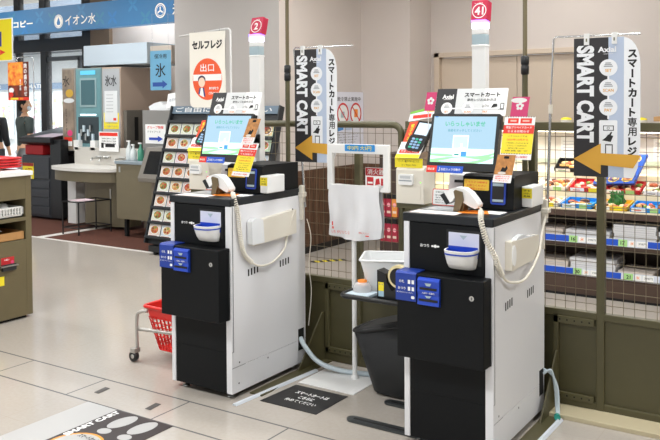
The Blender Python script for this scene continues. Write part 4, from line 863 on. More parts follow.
b = MB(); b.prism(flat(0, 0, .985), [(-5.2, 2.60), (-4.66, 2.60), (-4.65, 3.34), (-5.2, 3.345)], 0, .012, PAPER).prism(flat(0, 0, .997), [(-5.18, 2.68), (-4.70, 2.70), (-4.69, 3.24), (-5.18, 3.26)], 0, .010, c('#e3e1dc'))
tag(b.build('paper_stack'), 'stack of white paper under the red trays on the packing counter', 'paper')

# ---------------------------------------------------------------- hanging signs at left
b = MB(); f = Fr((-7.42, 5.0, 1.872), (1, 0, 0), (0, 0, 1)); b.prism(f, rrect(0, 0, .37, .43, .01), -.004, 0, PAPER); b.prism(f, rrect(0, .01, .355, .42, .01), 0, .001, mat('bright_yellow', '#f7e514', .5)); b.rect(f, .0, .15, .19, .30, .0015, c('#223a9a')); b.poly(f, [(.16, .06), (.25, .09), (.16, .12)], .0015, RED)
b.tube([(-7.3, 5.0, 2.30), (-7.3, 5.0, 3.0)], .004, CHROME, 6)
tag(b.build('yellow_hanging_sign'), 'yellow sign with red arrow tip hanging at the upper left corner', 'sign')
t = thing('sign_hanger', 'slim silver hanger with rounded corner over the flame poster', 'sign hanger', (-9.1, 6.75, 0))
MB().tube([(-9.60, 6.76, 2.07)]+[(-9.14+.04*math.sin(math.radians(a)), 6.76, 2.03+.04*math.cos(math.radians(a))) for a in range(0, 91, 15)]+[(-9.10, 6.76, 0)], .007, CHROME, 8).build('hanger_tube', t)
FLM = mat('flame_photo', '#e2541c', .5, scale=14, col2='#f4b03c'); 
b = MB(); f = Fr((-9.59, 6.72, 1.495), (1, .0, 0), (0, 0, 1)); w, h = .445, .51; b.prism(f, [(0, 0), (w, 0), (w, h), (0, h)], -.004, 0, PAPER); b.rect(f, 0, .04, w, h, .0006, mat('char_photo', '#4a2418', .6, scale=10, col2='#8f3418')); b.rect(f, 0, .20, w*.72, h, .0009, FLM)
b.vtext(f, w*.84, h-.02, '肉の盛り合せ', .065, PAPER, bold=.02, step=.074, d=.0025); b.vtext(f, w*.60, h*.55, '食べ放題', .034, PAPER, bold=.02, d=.0025)
b.disc(f, .07, .135, .055, .035, .0015, PAPER); b.disc(f, .065, .075, .05, .034, .0017, RED); b.rect(f, 0, 0, w, .04, .001, RED); b.rect(f, .05, .008, .22, .034, .0015, YEL); b.rect(f, .25, .008, .32, .034, .0015, ORANGE)
b.tube([(-9.42, 6.725, 2.0), (-9.42, 6.755, 2.065)], .003, CHROME, 6)
tag(b.build('flame_poster'), 'orange and black barbecue poster hanging from the slim silver hanger', 'poster')
# ice sign
b = MB(); f = Fr((-5.645, 5.5, 1.56), (1, .0, 0), (0, 0, 1)); w, h = .27, .375; b.prism(f, [(0, 0), (w, 0), (w, h), (0, h)], -.003, 0, mat('light_blue_card', '#74b4d8', .5))
b.text(f, w/2, h-.055, '保冷用', .045, INK, w=.16, bold=.03, d=.001); b.text(f, w/2, .19, '氷', .13, INK, bold=.06, d=.001); b.poly(f, [(.03, .035), (.16, .035), (.16, .015), (.225, .055), (.16, .095), (.16, .075), (.03, .075)], .001, mat('indigo_arrow', '#2f55a8'))
for x in (.03, .24): b.tube([f.p(x, h), f.p(x, h+.35)], .001, CHROME, 4)
b.tube([f.p(.03, h+.35), (-5.64+.02, 6.6, 2.36)], .001, CHROME, 4)
tag(b.build('ice_sign'), 'light blue sign with a big ice character and blue arrow', 'sign')
# exit sign with bracket
t = thing('sign_bracket', 'clear acrylic bracket holding the round orange exit sign', 'bracket', (-4.22, 5.01, 1.3))
MB().tube([(-4.80, 5.02, 2.0), (-4.30, 5.02, 2.035)]+[(-4.27+.03*math.sin(math.radians(a)), 5.02, 2.005+.03*math.cos(math.radians(a))) for a in range(15, 91, 15)]+[(-4.235, 5.02, 0)], .009, mat('acrylic', '#d6d6d4', .15), 8).build('bracket_frame', t)
CRM = mat('cream_board', '#f0ece0', .5); ORR = mat('vermilion', '#ee5a2a', .5)
b = MB(); f = Fr((-4.67, 5.0, 1.395), (1, .0, .0), (0, 0, 1)); w, h = .39, .625; b.prism(f, rrect(0, 0, w, h, .05), -.004, 0, CRM); b.prism(f, [(0, .3), (w, .3), (w, h+.0), (0, h)], -.004, .0002, CRM)
b.text(f, w/2, h-.105, 'セルフレジ', .072, INK, w=.33, bold=.05, d=.001); cx, cy = w/2, .235; b.disc(f, cx, cy, .160, .172, .0008, ORR, 40)
b.text(f, cx, cy+.095, '出口', .065, PAPER, w=.15, bold=.06, d=.0016); b.rect(f, cx-.155, cy-.012, cx+.155, cy+.040, .0012, PAPER)
b.disc(f, cx-.06, cy-.025, .036, .040, .0022, c('#f4d6bd')); b.disc(f, cx-.06, cy-.005, .042, .036, .0020, c('#4a3a52')); b.poly(f, [(cx-.10, cy-.12), (cx-.085, cy-.07), (cx-.035, cy-.07), (cx-.02, cy-.145)], .0020, c('#29407f')); b.poly(f, [(cx-.085, cy-.13), (cx-.07, cy-.07), (cx-.05, cy-.07), (cx-.035, cy-.15)], .0023, PAPER)
b.text(f, cx+.07, cy-.075, 'ありがとう', .024, PAPER, w=.10, bold=.05, d=.0016); b.text(f, cx+.065, cy-.115, 'ございました', .022, PAPER, w=.10, bold=.05, d=.0016)
for x in (.06, w-.06): b.tube([f.p(x, h), f.p(x, h+.035)], .002, CHROME, 6)
tag(b.build('exit_sign'), 'cream self checkout exit sign with an orange disc', 'sign')
# no smoking style poster on the wall
b = MB(); f = Fr((-4.345, 6.72, .985), (0, 1, 0), (0, 0, 1)); w, h = .565, .555; b.prism(f, [(0, 0), (w, 0), (w, h), (0, h)], 0, .004, c('#dfe0ea')); b.o = None
b.text(f, w*.5, h*.87, '飲食禁止実施中', .045, INK, w=w*.8, bold=.05, d=.005)
for cx in (.16, .41):
    b.disc(f, cx, h*.60, .105, .105, .0045, PAPER); b.ring(f, cx, h*.60, .092, .112, .0065, c('#d23230')); b.poly(f, [(cx-.075, h*.60+.065), (cx-.065, h*.60+.075), (cx+.075, h*.60-.065), (cx+.065, h*.60-.075)], .0065, c('#d23230'))
b.rect(f, .38, h*.53, .45, h*.68, .0055, ORANGE); b.rect(f, .12, h*.53, .19, h*.64, .0055, GREYB); b.poly(f, [(.06, h*.28), (.17, h*.31), (.16, h*.42), (.05, h*.38)], .005, c('#4a8fd0')); b.rect(f, .20, h*.30, .33, h*.38, .005, c('#b9c9e0'))
for q in range(4): b.text(f, w*.45, h*(.22-.05*q), 'お客様のご理解とご協力をお願いします', .012, INK, w=w*(.8-.1*q), d=.005)
tag(b.build('wall_poster'), 'pale poster with two red crossed circles on the wall behind the mesh', 'poster')

# ---------------------------------------------------------------- leaflet rack
t = thing('leaflet_rack', 'black leaflet rack leaning back behind the left checkout', 'rack', (-4.95, 5.5, 0))
RX0, RX1 = -5.66, -4.34; fR = Fr((RX0, 5.44, .10), (1, 0, 0), (0, .30, 1)); RW = RX1-RX0; RH = 1.30
RK_ = mat('rack_black', '#25282b', .5)
b = MB(); b.prism(fR, [(0, 0), (RW, 0), (RW, RH), (0, RH)], -.03, -.012, RK_)
b.prism(fR, [(-.015, 0), (.0, 0), (.0, RH+.06), (-.015, RH+.06)], -.04, .03, RK_).prism(fR, [(RW, 0), (RW+.015, 0), (RW+.015, RH+.06), (RW, RH+.06)], -.04, .03, RK_); b.build('frame', t, bevel=.002)
sv = MB()
for r in range(9): zz = .055+.142*r; sv.fbox(fR, 0, zz-.012, RW, zz-.004, -.012, .05, RK_).fbox(fR, 0, zz-.012, RW, zz+.016, .046, .05, RK_)
sv.build('pockets', t)
b = MB(); b.fbox(fR, 0, RH-.015, RW, RH+.06, -.02, .01, mat('slate_header', '#6b7f90', .5)); b.text(fR, RW/2-.02, RH+.024, 'ご自由にお取り下さい', .050, PAPER, w=RW*.9, bold=.018, d=.011); b.build('header', t, bevel=.002)
MB().box(-5.6, 5.40, .03, -4.4, 5.75, .09, BLACK).build('base', t, bevel=.004)
for x in (-5.55, -4.45):
    for y in (5.45, 5.70): MB().lathe(x, y, [(.02, .0), (.025, .01), (.025, .02), (.02, .03)], BLACK, 12).build('caster', t)
food = ['#c98a4a', '#b0522e', '#d8a86a', '#8f9a4a', '#c24a3a', '#e0c28a', '#7a4a32', '#d97a5a']
kinds = []
def leaflet(k):
    b = MB(); f = Fr((0, 0, 0), (1, 0, 0), (0, .30, 1)); w, h = .150, .126; b.prism(f, [(0, 0), (w, 0), (w, h), (0, h)], -.004, 0, PAPER if k < 6 else c('#cfe0c8'))
    b.rect(f, .006, .022, w-.006, h-.006, .0006, c(('#e9d8cc', '#e2c9c4', '#ead9b8', '#dfe3cf', '#e6cfd6', '#cfdbe6', '#e9cf9a', '#bcd6b4')[k]))
    b.disc(f, w*.5, h*.57, .058, .044, .001, PAPER); b.disc(f, w*.5, h*.57, .050, .037, .0014, c(food[k])); 
    for q in range(6): b.disc(f, w*.5+.028*math.cos(q*1.3+k), h*.57+.02*math.sin(q*1.3+k), .014, .011, .0016+.0002*q, c(food[(k+q*3) % 8]))
    b.rect(f, .012, .008, w-.03, .016, .001, c('#8a4a42'))
    return b
protos = {}
rows = ['bottom', 'second', 'third', 'fourth', 'fifth', 'sixth', 'seventh', 'top']; cols = 8
for r in range(8):
    for col in range(cols):
        if 3 <= col <= 5 or (col > 5 and r < 4): continue
        k = (r*3+col*5+(r*col) % 3) % 6 if col < 6 else (5, 7, 6, 2)[(r+col) % 4]
        p = fR.p(.012+col*.162, .054+.142*r+.008, .018); o = protos.get(k)
        cn = 'leftmost column' if col == 0 else ('second column from the left' if col == 1 else ('third column from the left' if col == 2 else ('rightmost column' if col == 7 else 'second column from the right')))
        lab = 'recipe leaflet with a food picture, %s row of the rack, %s' % (rows[r], cn)
        if o is None:
            o = leaflet(k).build('recipe_leaflet'); protos[k] = o; q = o
        else: q = o.copy(); COL.objects.link(q)
        q.location = p; q['_o'] = list(p); tag(q, lab, 'leaflet', 'recipe leaflets in the rack')

# ---------------------------------------------------------------- grey touch terminal by the rack
t = thing('touch_terminal', 'grey steel terminal with a slanted dark screen beside the leaflet rack', 'terminal', (-5.95, 5.9, 0))
GS = mat('warm_grey_steel', '#8d8880', .4, metal=.3); TAUP = mat('taupe_panel', '#86796a', .5)
MB().box(-6.08, 5.92, .05, -5.72, 6.2, .66, TAUP).build('base_cabinet', t, bevel=.004)
MB().prism(Fr((-6.10, 0, 0), (0, 1, 0), (0, 0, 1)), [(5.76, .640), (6.2, .640), (6.2, .985), (5.88, .985), (5.75, .68)], 0, .42, GS).build('screen_housing', t, bevel=.006)
fq = Fr((-6.10, 5.752, .68), (1, 0, 0), (0, .13, .305)); MB().prism(fq, rrect(.06, .045, .36, .29, .01), 0, .004, mat('dark_screen', '#15181c', .12, spec=.9)).build('dark_screen', t, bevel=.002)
b = MB(); b.box(-6.86, 6.55, .80, -6.10, 6.90, 1.36, mat('grey_cabinet', '#8e8c88', .5, metal=.2)).box(-6.86, 6.55, .0, -6.10, 6.90, .80, TAUP); tag(b.build('grey_cabinet', bevel=.006), 'grey cabinet behind the slanted screen terminal with boxes on top', 'cabinet')
b = MB(); f = front(.30-.87, 6.548); b.fbox(f, -6.24, .98, -5.92, 1.20, 0, .003, PAPER); b.text(f, -6.08, 1.165, 'グループ精算', .035, RED, w=.26, bold=.03, d=.004); b.text(f, -6.10, 1.115, 'ドライアイス', .025, INK, w=.2, d=.004); b.poly(f, [(-6.18, 1.02), (-6.04, 1.02), (-6.04, 1.0), (-5.96, 1.035), (-6.04, 1.07), (-6.04, 1.05), (-6.18, 1.05)], .004, BLUE); tag(b.build('arrow_notice'), 'white notice with red heading and blue arrow on the grey cabinet', 'notice')
b = MB(); pts = [(-.17, 0), (.17, 0), (.19, .03), (.12, .07), (.05, .06), (0, .10), (-.1, .08), (-.19, .04)]; b.prism(front(-6.64, 6.62, 1.36), pts, -.2, 0, mat('clear_wrap')); tag(b.build('white_plastic_bag', bevel=.01), 'crumpled white plastic bag lying on the grey cabinet', 'bag')
b = MB(); f = Fr((-6.53, 6.60, 1.375), (1, 0, .15), (0, .2, 1)); b.prism(f, [(0, 0), (.17, 0), (.17, .17), (0, .17)], -.004, 0, PAPER); b.text(f, .085, .09, '使用中', .04, c('#8f9aa8'), w=.11, d=.001); tag(b.build('leaning_paper'), 'white paper card standing on top of the grey cabinet', 'notice')
b = MB(); b.lathe(-5.78, 5.98, [(.04, .987), (.048, 1.01), (.048, 1.15), (.02, 1.20), (.02, 1.24)], WHITE, 14).box(-5.86, 5.95, 1.22, -5.75, 6.01, 1.26, WHITE); tag(b.build('sprayer_bottle', loc=(-5.78, 5.98, .987)), 'white sanitiser pump standing on the slanted screen terminal', 'bottle')

# ---------------------------------------------------------------- taupe cabinet, sink, water dispensers, copier
t = thing('side_cabinet', 'taupe cabinet with dark worktop right of the hand wash sink', 'cabinet', (-6.5, 6.1, 0)); TP = mat('olive_taupe', '#756c55', .5, noise=.04, scale=8)
MB().box(-6.66, 5.97, .20, -6.12, 6.5, .79, TP).box(-6.60, 6.02, 0, -6.56, 6.06, .2, BLACKM).box(-6.2, 6.02, 0, -6.16, 6.06, .2, BLACKM).build('body', t, bevel=.003)
MB().box(-6.67, 5.955, .79, -6.10, 6.52, .82, mat('bluegrey_top', '#8e9aa2', .4)).build('worktop', t, bevel=.003); MB().fbox(front(0, 5.97), -6.62, .70, -6.595, .76, 0, .003, STEEL).build('handle', t)
for i, (x, col, hh) in enumerate(((-6.60, '#dfe5e5', .17), (-6.53, '#dfe5e5', .13), (-6.42, '#4f9a80', .15))):
    b = MB(); b.lathe(x, 6.1, [(.03, .822), (.034, .83), (.034, .822+hh*.7), (.012, .822+hh), (.012, .822+hh+.03)], mat('bottle_'+col[1:], col, .2), 14); b.box(x-.03, 6.09, .822+hh+.03, x+.012, 6.11, .822+hh+.045, WHITE)
    tag(b.build('pump_bottle', loc=(x, 6.1, .822)), ('clear pump bottle, the taller one on the taupe cabinet', 'clear pump bottle, the shorter one on the taupe cabinet', 'green pump bottle on the taupe cabinet')[i], 'bottle')
t = thing('hand_wash_counter', 'hand wash counter with curved white top and taupe apron under the water machines', 'sink', (-7.3, 6.4, 0))
def curved(z0, z1, grow, mt, name, y_b=6.50):
    pts = [(-7.94-grow, 6.22)]+[(-7.37-(.56+grow)*math.cos(math.radians(a)), 6.22-(.24+grow)*math.sin(math.radians(a))**.8) for a in range(8, 173, 8)]+[(-6.80+grow, 6.22), (-6.80+grow, y_b), (-7.94-grow, y_b)]
    MB().prism(flat(0, 0, z0), pts, 0, z1-z0, mt).build(name, t, bevel=.006)
curved(.680, .715, .02, mat('white_solid_top', '#dedbd4', .35), 'white_top'); curved(.56, .680, -.02, TP, 'apron')
MB().prism(flat(0, 0, .04), [(-7.60, 6.50), (-7.60, 6.34)]+[(-7.22-.38*math.cos(math.radians(a)), 6.34-.10*math.sin(math.radians(a))) for a in range(10, 171, 16)]+[(-6.84, 6.34), (-6.84, 6.50)], 0, .52, TP).build('pedestal', t, bevel=.004)
MB().box(-7.95, 6.36, 0, -7.80, 6.50, .56, WHITE).build('white_side_box', t, bevel=.004)
MB().box(-7.94, 6.46, .715, -6.80, 6.51, .92, mat('backsplash', '#c9c5bd', .4)).build('backsplash', t, bevel=.004)
for x in (-7.48, -7.34, -7.08): MB().tube([(x, 6.455, .80), (x, 6.34, .80), (x, 6.32, .77)], .010, STEEL, 8).tube([(x-.05, 6.445, .812), (x+.05, 6.445, .812)], .012, STEEL, 8).build('tap', t)
def machine(name, label, x0, x1, y0_, z0, z1, fn, matb):
    t = thing(name, label, 'water dispenser', ((x0+x1)/2, y0_, z0)); MB().box(x0, y0_, z0, x1, y0_+(.36 if x1 < -7.3 else .80), z1, matb).build('casing', t, bevel=.006); fn(t, front(x0, y0_, z0), x1-x0, z1-z0); return t
def m1(t, f, w, h):
    b = MB(); b.fbox(f, .02, .02, w-.02, h-.02, 0, .006, mat('photo_panel_brown', '#a4917e', .4, scale=5, col2='#6f6458')); b.text(f, w*.35, h-.16, '水', .13, INK, bold=.05, d=.007); b.disc(f, w*.6, h-.31, .07, .05, .007, c('#c9a23c')); b.disc(f, w*.55, h-.40, .1, .03, .0072, c('#dfe3e4'))
    b.vtext(f, w*.35, h-.5, 'ピュアウォーター', .035, INK, bold=.02, d=.007); b.rect(f, .04, .06, w-.06, .17, .007, PAPER); b.rect(f, .04, .12, w-.06, .17, .0075, RED); b.disc(f, w*.6, .22, .05, .04, .0075, PINK, 12); b.build('printed_panel', t)
def m2(t, f, w, h):
    b = MB(); TL = mat('teal_panel', '#6b9aa0', .3, noise=.15, scale=6); b.fbox(f, .015, .02, w-.015, h-.02, 0, .005, TL); b.fbox(f, .09, h-.47, w-.08, h-.12, .005, .012, c('#8fa9ad')); b.fbox(f, .115, h-.445, w-.105, h-.145, .012, .014, mat('screen_dark_teal', '#39626a', .15)); b.fbox(f, .10, h-.08, w-.10, h-.03, .005, .01, mat('cyan_sign', '#59b4dc', .4, emit=.4)); b.build('upper_panel', t)
    g = MB(); g.fbox(f, .05, .10, w-.05, .42, .005, .008, mat('dark_recess', '#27353a', .3)); 
    for q in range(7): g.fbox(f, .07+.04*q, .14+.05*(q % 3), .095+.04*q, .22+.05*(q % 3), .008, .03, STEEL if q % 2 else c('#cfe0ea'))
    g.rect(f, .09, .44, w-.09, .455, .009, mat('white_led_bar', '#e6f6ff', .4, emit=1.5)); g.build('nozzle_bay', t)
    for q in range(2): MB().box(f.o.x+.03+.3*q, f.o.y-.07, f.o.z-.0+.02, f.o.x+.12+.3*q, f.o.y, f.o.z+.14, WHITE).build('cup_holder', t, bevel=.004)
def m3(t, f, w, h):
    b = MB(); b.fbox(f, .015, .02, w-.015, h-.02, 0, .005, c('#a9adb0')); b.text(f, w*.5, h-.16, '氷水', .13, INK, w=.2, bold=.05, d=.007); b.fbox(f, .05, h-.65, w-.05, h-.28, .005, .010, c('#dcdfe0')); b.rect(f, w-.12, h-.63, w-.07, h-.60, .0105, RED)
    for q in range(6): b.rect(f, .08, h-.33-.04*q, w-.12, h-.325-.04*q, .0105, c('#8e9499'))
    b.rect(f, .0+.03, .28, w-.03, .47, .006, YEL); 
    for q in range(4): b.text(f, w*.5, .43-.04*q, 'ご注意ください', .022, c('#4a6aa8'), w=w*.6, d=.007)
    b.rect(f, .04, .14, w-.04, .24, .006, c('#8fa2bd')); b.disc(f, w*.4, .18, .045, .04, .007, PINK, 12); b.build('printed_panel', t)
machine('water_dispenser', 'narrow water machine with brown printed panel, left of the three', -8.24, -7.995, 6.53, .86, 1.88, m1, c('#9a948c'))
machine('water_dispenser', 'teal water machine with dark window, middle of the three', -7.985, -7.52, 6.53, .86, 1.87, m2, c('#7f989c'))
machine('water_dispenser', 'grey water machine with yellow notice, right of the three', -7.51, -7.19, 6.53, .86, 1.87, m3, mat('warm_beige_case', '#b5a08f', .6))
b = MB(); f = front(0, 6.448); b.fbox(f, -7.47, .88, -7.14, 1.11, 0, .01, PAPER); b.rect(f, -7.46, 1.06, -7.15, 1.10, .011, RED); b.fbox(f, -7.43, .92, -7.39, .98, .01, .012, INK); b.rect(f, -7.36, .93, -7.2, .97, .011, INK)
for q in range(3): b.text(f, -7.3, 1.03-.03*q, '容器の洗浄はご遠慮', .018, INK, w=.24, d=.011)
tag(b.build('rinse_notice'), 'white notice with red top edge under the grey water machine', 'notice')
b = MB(); b.box(-7.185, 6.56, .86, -7.13, 6.86, 1.36, c('#6c675e')).fbox(side(-7.13, 0), 6.68, 1.0, 6.74, 1.28, 0, .004, BLACK); tag(b.build('control_box', bevel=.004), 'grey brown control box on the beige side of the right water machine', 'control box')
t = thing('overhead_unit', 'long pale blue-grey overhead unit under the blue fascia', 'overhead unit', (-7.3, 6.8, 1.9)); MB().box(-7.82, 6.52, 1.895, -6.74, 7.25, 2.137, mat('pale_bluegrey', '#b6c3cd', .5)).build('casing', t, bevel=.006)
b = MB(); b.box(-6.735, 6.56, 1.90, -6.40, 7.25, 2.09, mat('beige_metal', '#b9aea2', .6)); b.build('beige_end', t, bevel=.006)
# copier
t = thing('copier', 'black multifunction copier beside the entrance', 'copier', (-8.5, 6.6, 0)); CG = mat('copier_dark_grey', '#34373c', .45); CB = mat('copier_black', '#17191b', .4)
MB().box(-8.86, 6.40, .03, -8.32, 7.0, .80, CG).build('body', t, bevel=.008); MB().box(-8.32, 6.40, .03, -8.12, 6.52, 1.0, CB).build('side_unit', t, bevel=.008)
for z0, z1 in ((.06, .16), (.17, .27), (.28, .38), (.39, .49)): 
    o = MB().box(-8.85, 6.385, z0, -8.33, 6.40, z1, CG).build('paper_drawer', t, bevel=.004); MB().box(-8.82, 6.38, (z0+z1)/2-.01, -8.68, 6.3855, (z0+z1)/2+.025, BLACKM).build('drawer_handle', o)
MB().box(-8.85, 6.385, .51, -8.33, 6.40, .78, CG).build('front_door', t, bevel=.004)
MB().prism(Fr((-8.86, 0, 0), (0, 1, 0), (0, 0, 1)), [(6.42, .93), (6.35, .96), (6.35, 1.02), (7.0, 1.14), (7.0, .93)], 0, .61, CB).build('scanner_top', t, bevel=.01)
MB().box(-8.86, 6.75, .80, -8.32, 7.0, .93, CB).build('output_bay', t); MB().prism(Fr((-8.62, 6.40, 1.03), (1, 0, 0), (0, .98, .18)), [(0, 0), (.36, 0), (.42, .2), (.08, .2)], 0, .004, c('#b9a9b4')).build('paper_sheet', t)
b = MB(); f = front(0, 6.384); b.fbox(f, -8.84, .50, -8.62, .70, 0, .003, YEL); b.rect(f, -8.84, .66, -8.62, .70, .004, c('#9a2a20')); b.text(f, -8.72, .59, '5円', .09, c('#b52a1c'), w=.13, d=.004); b.rect(f, -8.82, .505, -8.66, .53, .004, PAPER); tag(b.build('price_poster'), 'yellow price poster with red figure on the copier front', 'poster')
b = MB(); b.box(-8.85, 6.43, .802, -8.50, 6.72, .925, mat('deep_red_box', '#b81c22', .5)); 
tag(b.build('red_crate', bevel=.01), 'red crate lying in the output bay of the copier', 'crate')
# wire stool frame
t = thing('wire_stand', 'black wire frame stand on the brown carpet under the sink', 'stand', (-7.2, 6.0, 0)); WB = mat('black_wire', '#141416', .4)
cs = [(-7.30, 5.77), (-7.05, 5.78), (-6.98, 6.17), (-7.25, 6.19)]
for x, y in cs: MB().tube([(x, y, 0), (x, y, .37)], .008, WB, 8).build('leg', t)
b = MB()
for z in (.365, .08): MB().tube([(x, y, z) for x, y in cs], .007, WB, 8, closed=True).build('ring_frame', t)
MB().tube([(-6.98, 6.17, .37), (-6.98, 6.17, .48)], .009, STEEL, 8).build('steel_stub', t)
b = MB(); b.prism(flat(0, 0, .374), [(-7.24, 5.80), (-7.05, 5.80), (-7.01, 5.97), (-7.2, 6.0)], 0, .006, c('#e6cfd6')); tag(b.build('loose_leaflet'), 'pale pink leaflet lying on the black wire stand', 'leaflet')

# ---------------------------------------------------------------- people at the entrance
def person(ox, oy, label, shirt, turn, trouser, scale=1.0, hair='#1a1614', arms=0):
    t = thing('person', label, 'person', (ox, oy, 0))
    def skin(chain, name, mt, edges=None):
        me = bpy.data.meshes.new(name); vs = [Vector(c_[0])*scale for c_ in chain]; ed = edges or [(i, i+1) for i in range(len(chain)-1)]
        me.from_pydata(vs, ed, []); o = bpy.data.objects.new(name, me); COL.objects.link(o); o.parent = t
        md = o.modifiers.new('skin', 'SKIN'); md.use_smooth_shade = True
        for i, c_ in enumerate(chain): me.skin_vertices[0].data[i].radius = (c_[1]*scale, (c_[2] if len(c_) > 2 else c_[1])*scale); me.skin_vertices[0].data[i].use_root = (i == 0)
        sb = o.modifiers.new('sub', 'SUBSURF'); sb.levels = 2; sb.render_levels = 2; me.materials.append(mt); o['_o'] = [0, 0, 0]; return o
    SK = mat('skin_tone', '#d9a987', .6); ST = mat('shirt_'+shirt[1:], shirt, .8, noise=.1, scale=20); TR = mat('trousers_'+trouser[1:], trouser, .85); HR = mat('hair_'+hair[1:], hair, .8)
    V = [((0, 0, .95), .15, .11), ((0, 0, 1.05), .145, .105), ((0, 0, 1.22), .165, .11), ((0, 0, 1.36), .175, .10), ((0, 0, 1.44), .07, .06), ((0, 0, 1.50), .05),
         ((.17, 0, 1.37), .065), ((.21, -.01, 1.22), .05), ((.225, -.02, 1.10), .042), ((.23, -.06, .98), .036), ((.235, -.10, .86), .027), ((.235, -.13, .80), .030),
         ((-.17, 0, 1.37), .065), ((-.21, .01, 1.22), .05), ((-.225, .0, 1.10), .042), ((-.23, -.04, .98), .036), ((-.235, -.08, .86), .027), ((-.235, -.10, .80), .030),
         ((.09, 0, .88), .095), ((.10, .01, .50), .06), ((.10, .03, .10), .042), ((.10, -.10, .045), .035), ((-.09, 0, .88), .095), ((-.10, -.04, .50), .06), ((-.10, -.02, .10), .042), ((-.10, -.14, .045), .035)]
    E_ = [(0, 1), (1, 2), (2, 3), (3, 4), (4, 5), (3, 6), (6, 7), (7, 8), (8, 9), (9, 10), (10, 11), (3, 12), (12, 13), (13, 14), (14, 15), (15, 16), (16, 17), (0, 18), (18, 19), (19, 20), (20, 21), (0, 22), (22, 23), (23, 24), (24, 25)]
    skin(V, 'body', SK, E_)
    T = [((0, 0, .93), .165, .125), ((0, 0, 1.05), .160, .12), ((0, 0, 1.22), .178, .122), ((0, 0, 1.36), .185, .112), ((0, 0, 1.425), .09, .075), ((.175, 0, 1.375), .075), ((.213, -.01, 1.23), .064), ((.222, -.018, 1.15), .060), ((-.175, 0, 1.375), .075), ((-.213, .01, 1.23), .064), ((-.222, .005, 1.15), .060)]
    TE = [(0, 1), (1, 2), (2, 3), (3, 4), (3, 5), (5, 6), (6, 7), (3, 8), (8, 9), (9, 10)]
    if arms: T += [((.227, -.03, 1.06), .055), ((.233, -.07, .95), .046), ((-.227, -.01, 1.06), .055), ((-.233, -.05, .95), .046)]; TE += [(7, 11), (11, 12), (10, 13), (13, 14)]
    skin(T, 'shirt', ST, TE)
    L_ = [((0, 0, .97), .155, .115), ((.095, 0, .87), .105), ((.105, .01, .50), .072), ((.105, .03, .10), .058), ((-.095, 0, .87), .105), ((-.105, -.04, .50), .072), ((-.105, -.02, .10), .058)]
    skin(L_, 'trousers', TR, [(0, 1), (1, 2), (2, 3), (0, 4), (4, 5), (5, 6)])
    b = MB()
    def ell(cx, cy, cz, rx, ry, rz, mt, n=16):
        vs = [(cx+rx*math.sin(p)*math.cos(a), cy+ry*math.sin(p)*math.sin(a), cz+rz*math.cos(p)) for p in [math.pi*i/n for i in range(1, n)] for a in [2*math.pi*k/n for k in range(n)]]
        fs = [(i*n+k, (i+1)*n+k, (i+1)*n+(k+1) % n, i*n+(k+1) % n) for i in range(n-2) for k in range(n)]
        b.add([Vector(v)*scale for v in vs], fs, mt, True); b.add([Vector(v)*scale for v in vs[:n]], [tuple(range(n))], mt, True); b.add([Vector(v)*scale for v in vs[-n:]], [tuple(range(n))[::-1]], mt, True)
    hz = 1.60; ell(0, -.005, hz, .075, .092, .112, SK); ell(0, -.10, hz-.01, .012, .02, .022, SK)
    for s_ in (-1, 1): ell(s_*.078, .0, hz-.005, .012, .02, .03, SK); ell(s_*.028, -.088, hz+.015, .012, .006, .007, PAPER); ell(s_*.028, -.094, hz+.015, .005, .003, .005, INK)
    ell(0, -.093, hz-.045, .025, .006, .006, c('#a8524a')); ell(0, -.078, hz-.040, .055, .028, .045, mat('mask_white', '#dfe6ec', .7))
    h = b.build('head', None); h.parent = t
    b = MB(); ell(0, .018, hz+.028, .086, .094, .098, HR); ell(0, .03, hz-.02, .080, .075, .075, HR); hh = b.build('hair', None); hh.parent = t
    for o in t.children:
        if o.name.startswith(('head', 'hair')): o.rotation_euler.z = turn[1]
    t.rotation_euler.z = turn[0]; return t
person(-9.56, 6.95, 'person in a dark grey short-sleeved shirt seen from behind, head turned right', '#3d4643', (math.radians(165), math.radians(-50)), '#aeb4b6', .89)
person(-10.35, 7.0, 'person in black at the left edge of the photo', '#15171a', (math.radians(200), 0), '#3a3d42', .88, arms=1)

# ---------------------------------------------------------------- chilled food display behind the partition
t = thing('food_display', 'long brown chilled food display case behind the mesh partition', 'display case', (-.6, 6.3, 0)); DBR = mat('display_brown', '#4f3d33', .5, noise=.05, scale=6); YF = 5.88; FX0, FX1 = -3.12, 2.4
DLED = mat('shelf_light', '#fff6df', .4, emit=3)
MB().box(FX0, YF, .0, FX1, YF+.05, .135, DBR).box(FX0, YF-.004, 0, FX1, YF, .018, BLACKM).box(FX0, YF+.7, .0, FX1, YF+.76, 1.22, DBR).box(FX0, YF, 0, FX0+.03, YF+.76, 1.0, DBR).build('case', t, bevel=.003)
for z in (.15, .388): MB().box(FX0, YF+.005, z-.02, FX1, YF+.5, z, DBR).build('shelf', t)
MB().box(FX0, YF+.45, .13, FX1, YF+.5, .6, DBR).box(FX0, YF, .59, FX1, YF+.7, .625, DBR).box(FX0, YF-.006, .585, FX1, YF+.01, .63, DBR).build('deck', t, bevel=.003)
CRW = mat('cream_shelf', '#f1e4c2', .5)
MB().box(FX0, YF+.01, .625, FX1, YF+.26, .64, CRW).box(FX0, YF+.26, .625, FX1, YF+.50, .735, CRW).box(FX0, YF+.50, .625, FX1, YF+.70, .86, CRW).build('stepped_tiers', t, bevel=.003)
bp = MB(); bp.box(FX0, YF+.685, .86, FX1, YF+.70, 1.20, mat('back_board', '#e3ddd6', .5)); bp.box(FX0, YF+.66, .925, FX1, YF+.685, .955, mat('pale_green_rail', '#b9c4b0', .5)); bp.build('back_board', t)
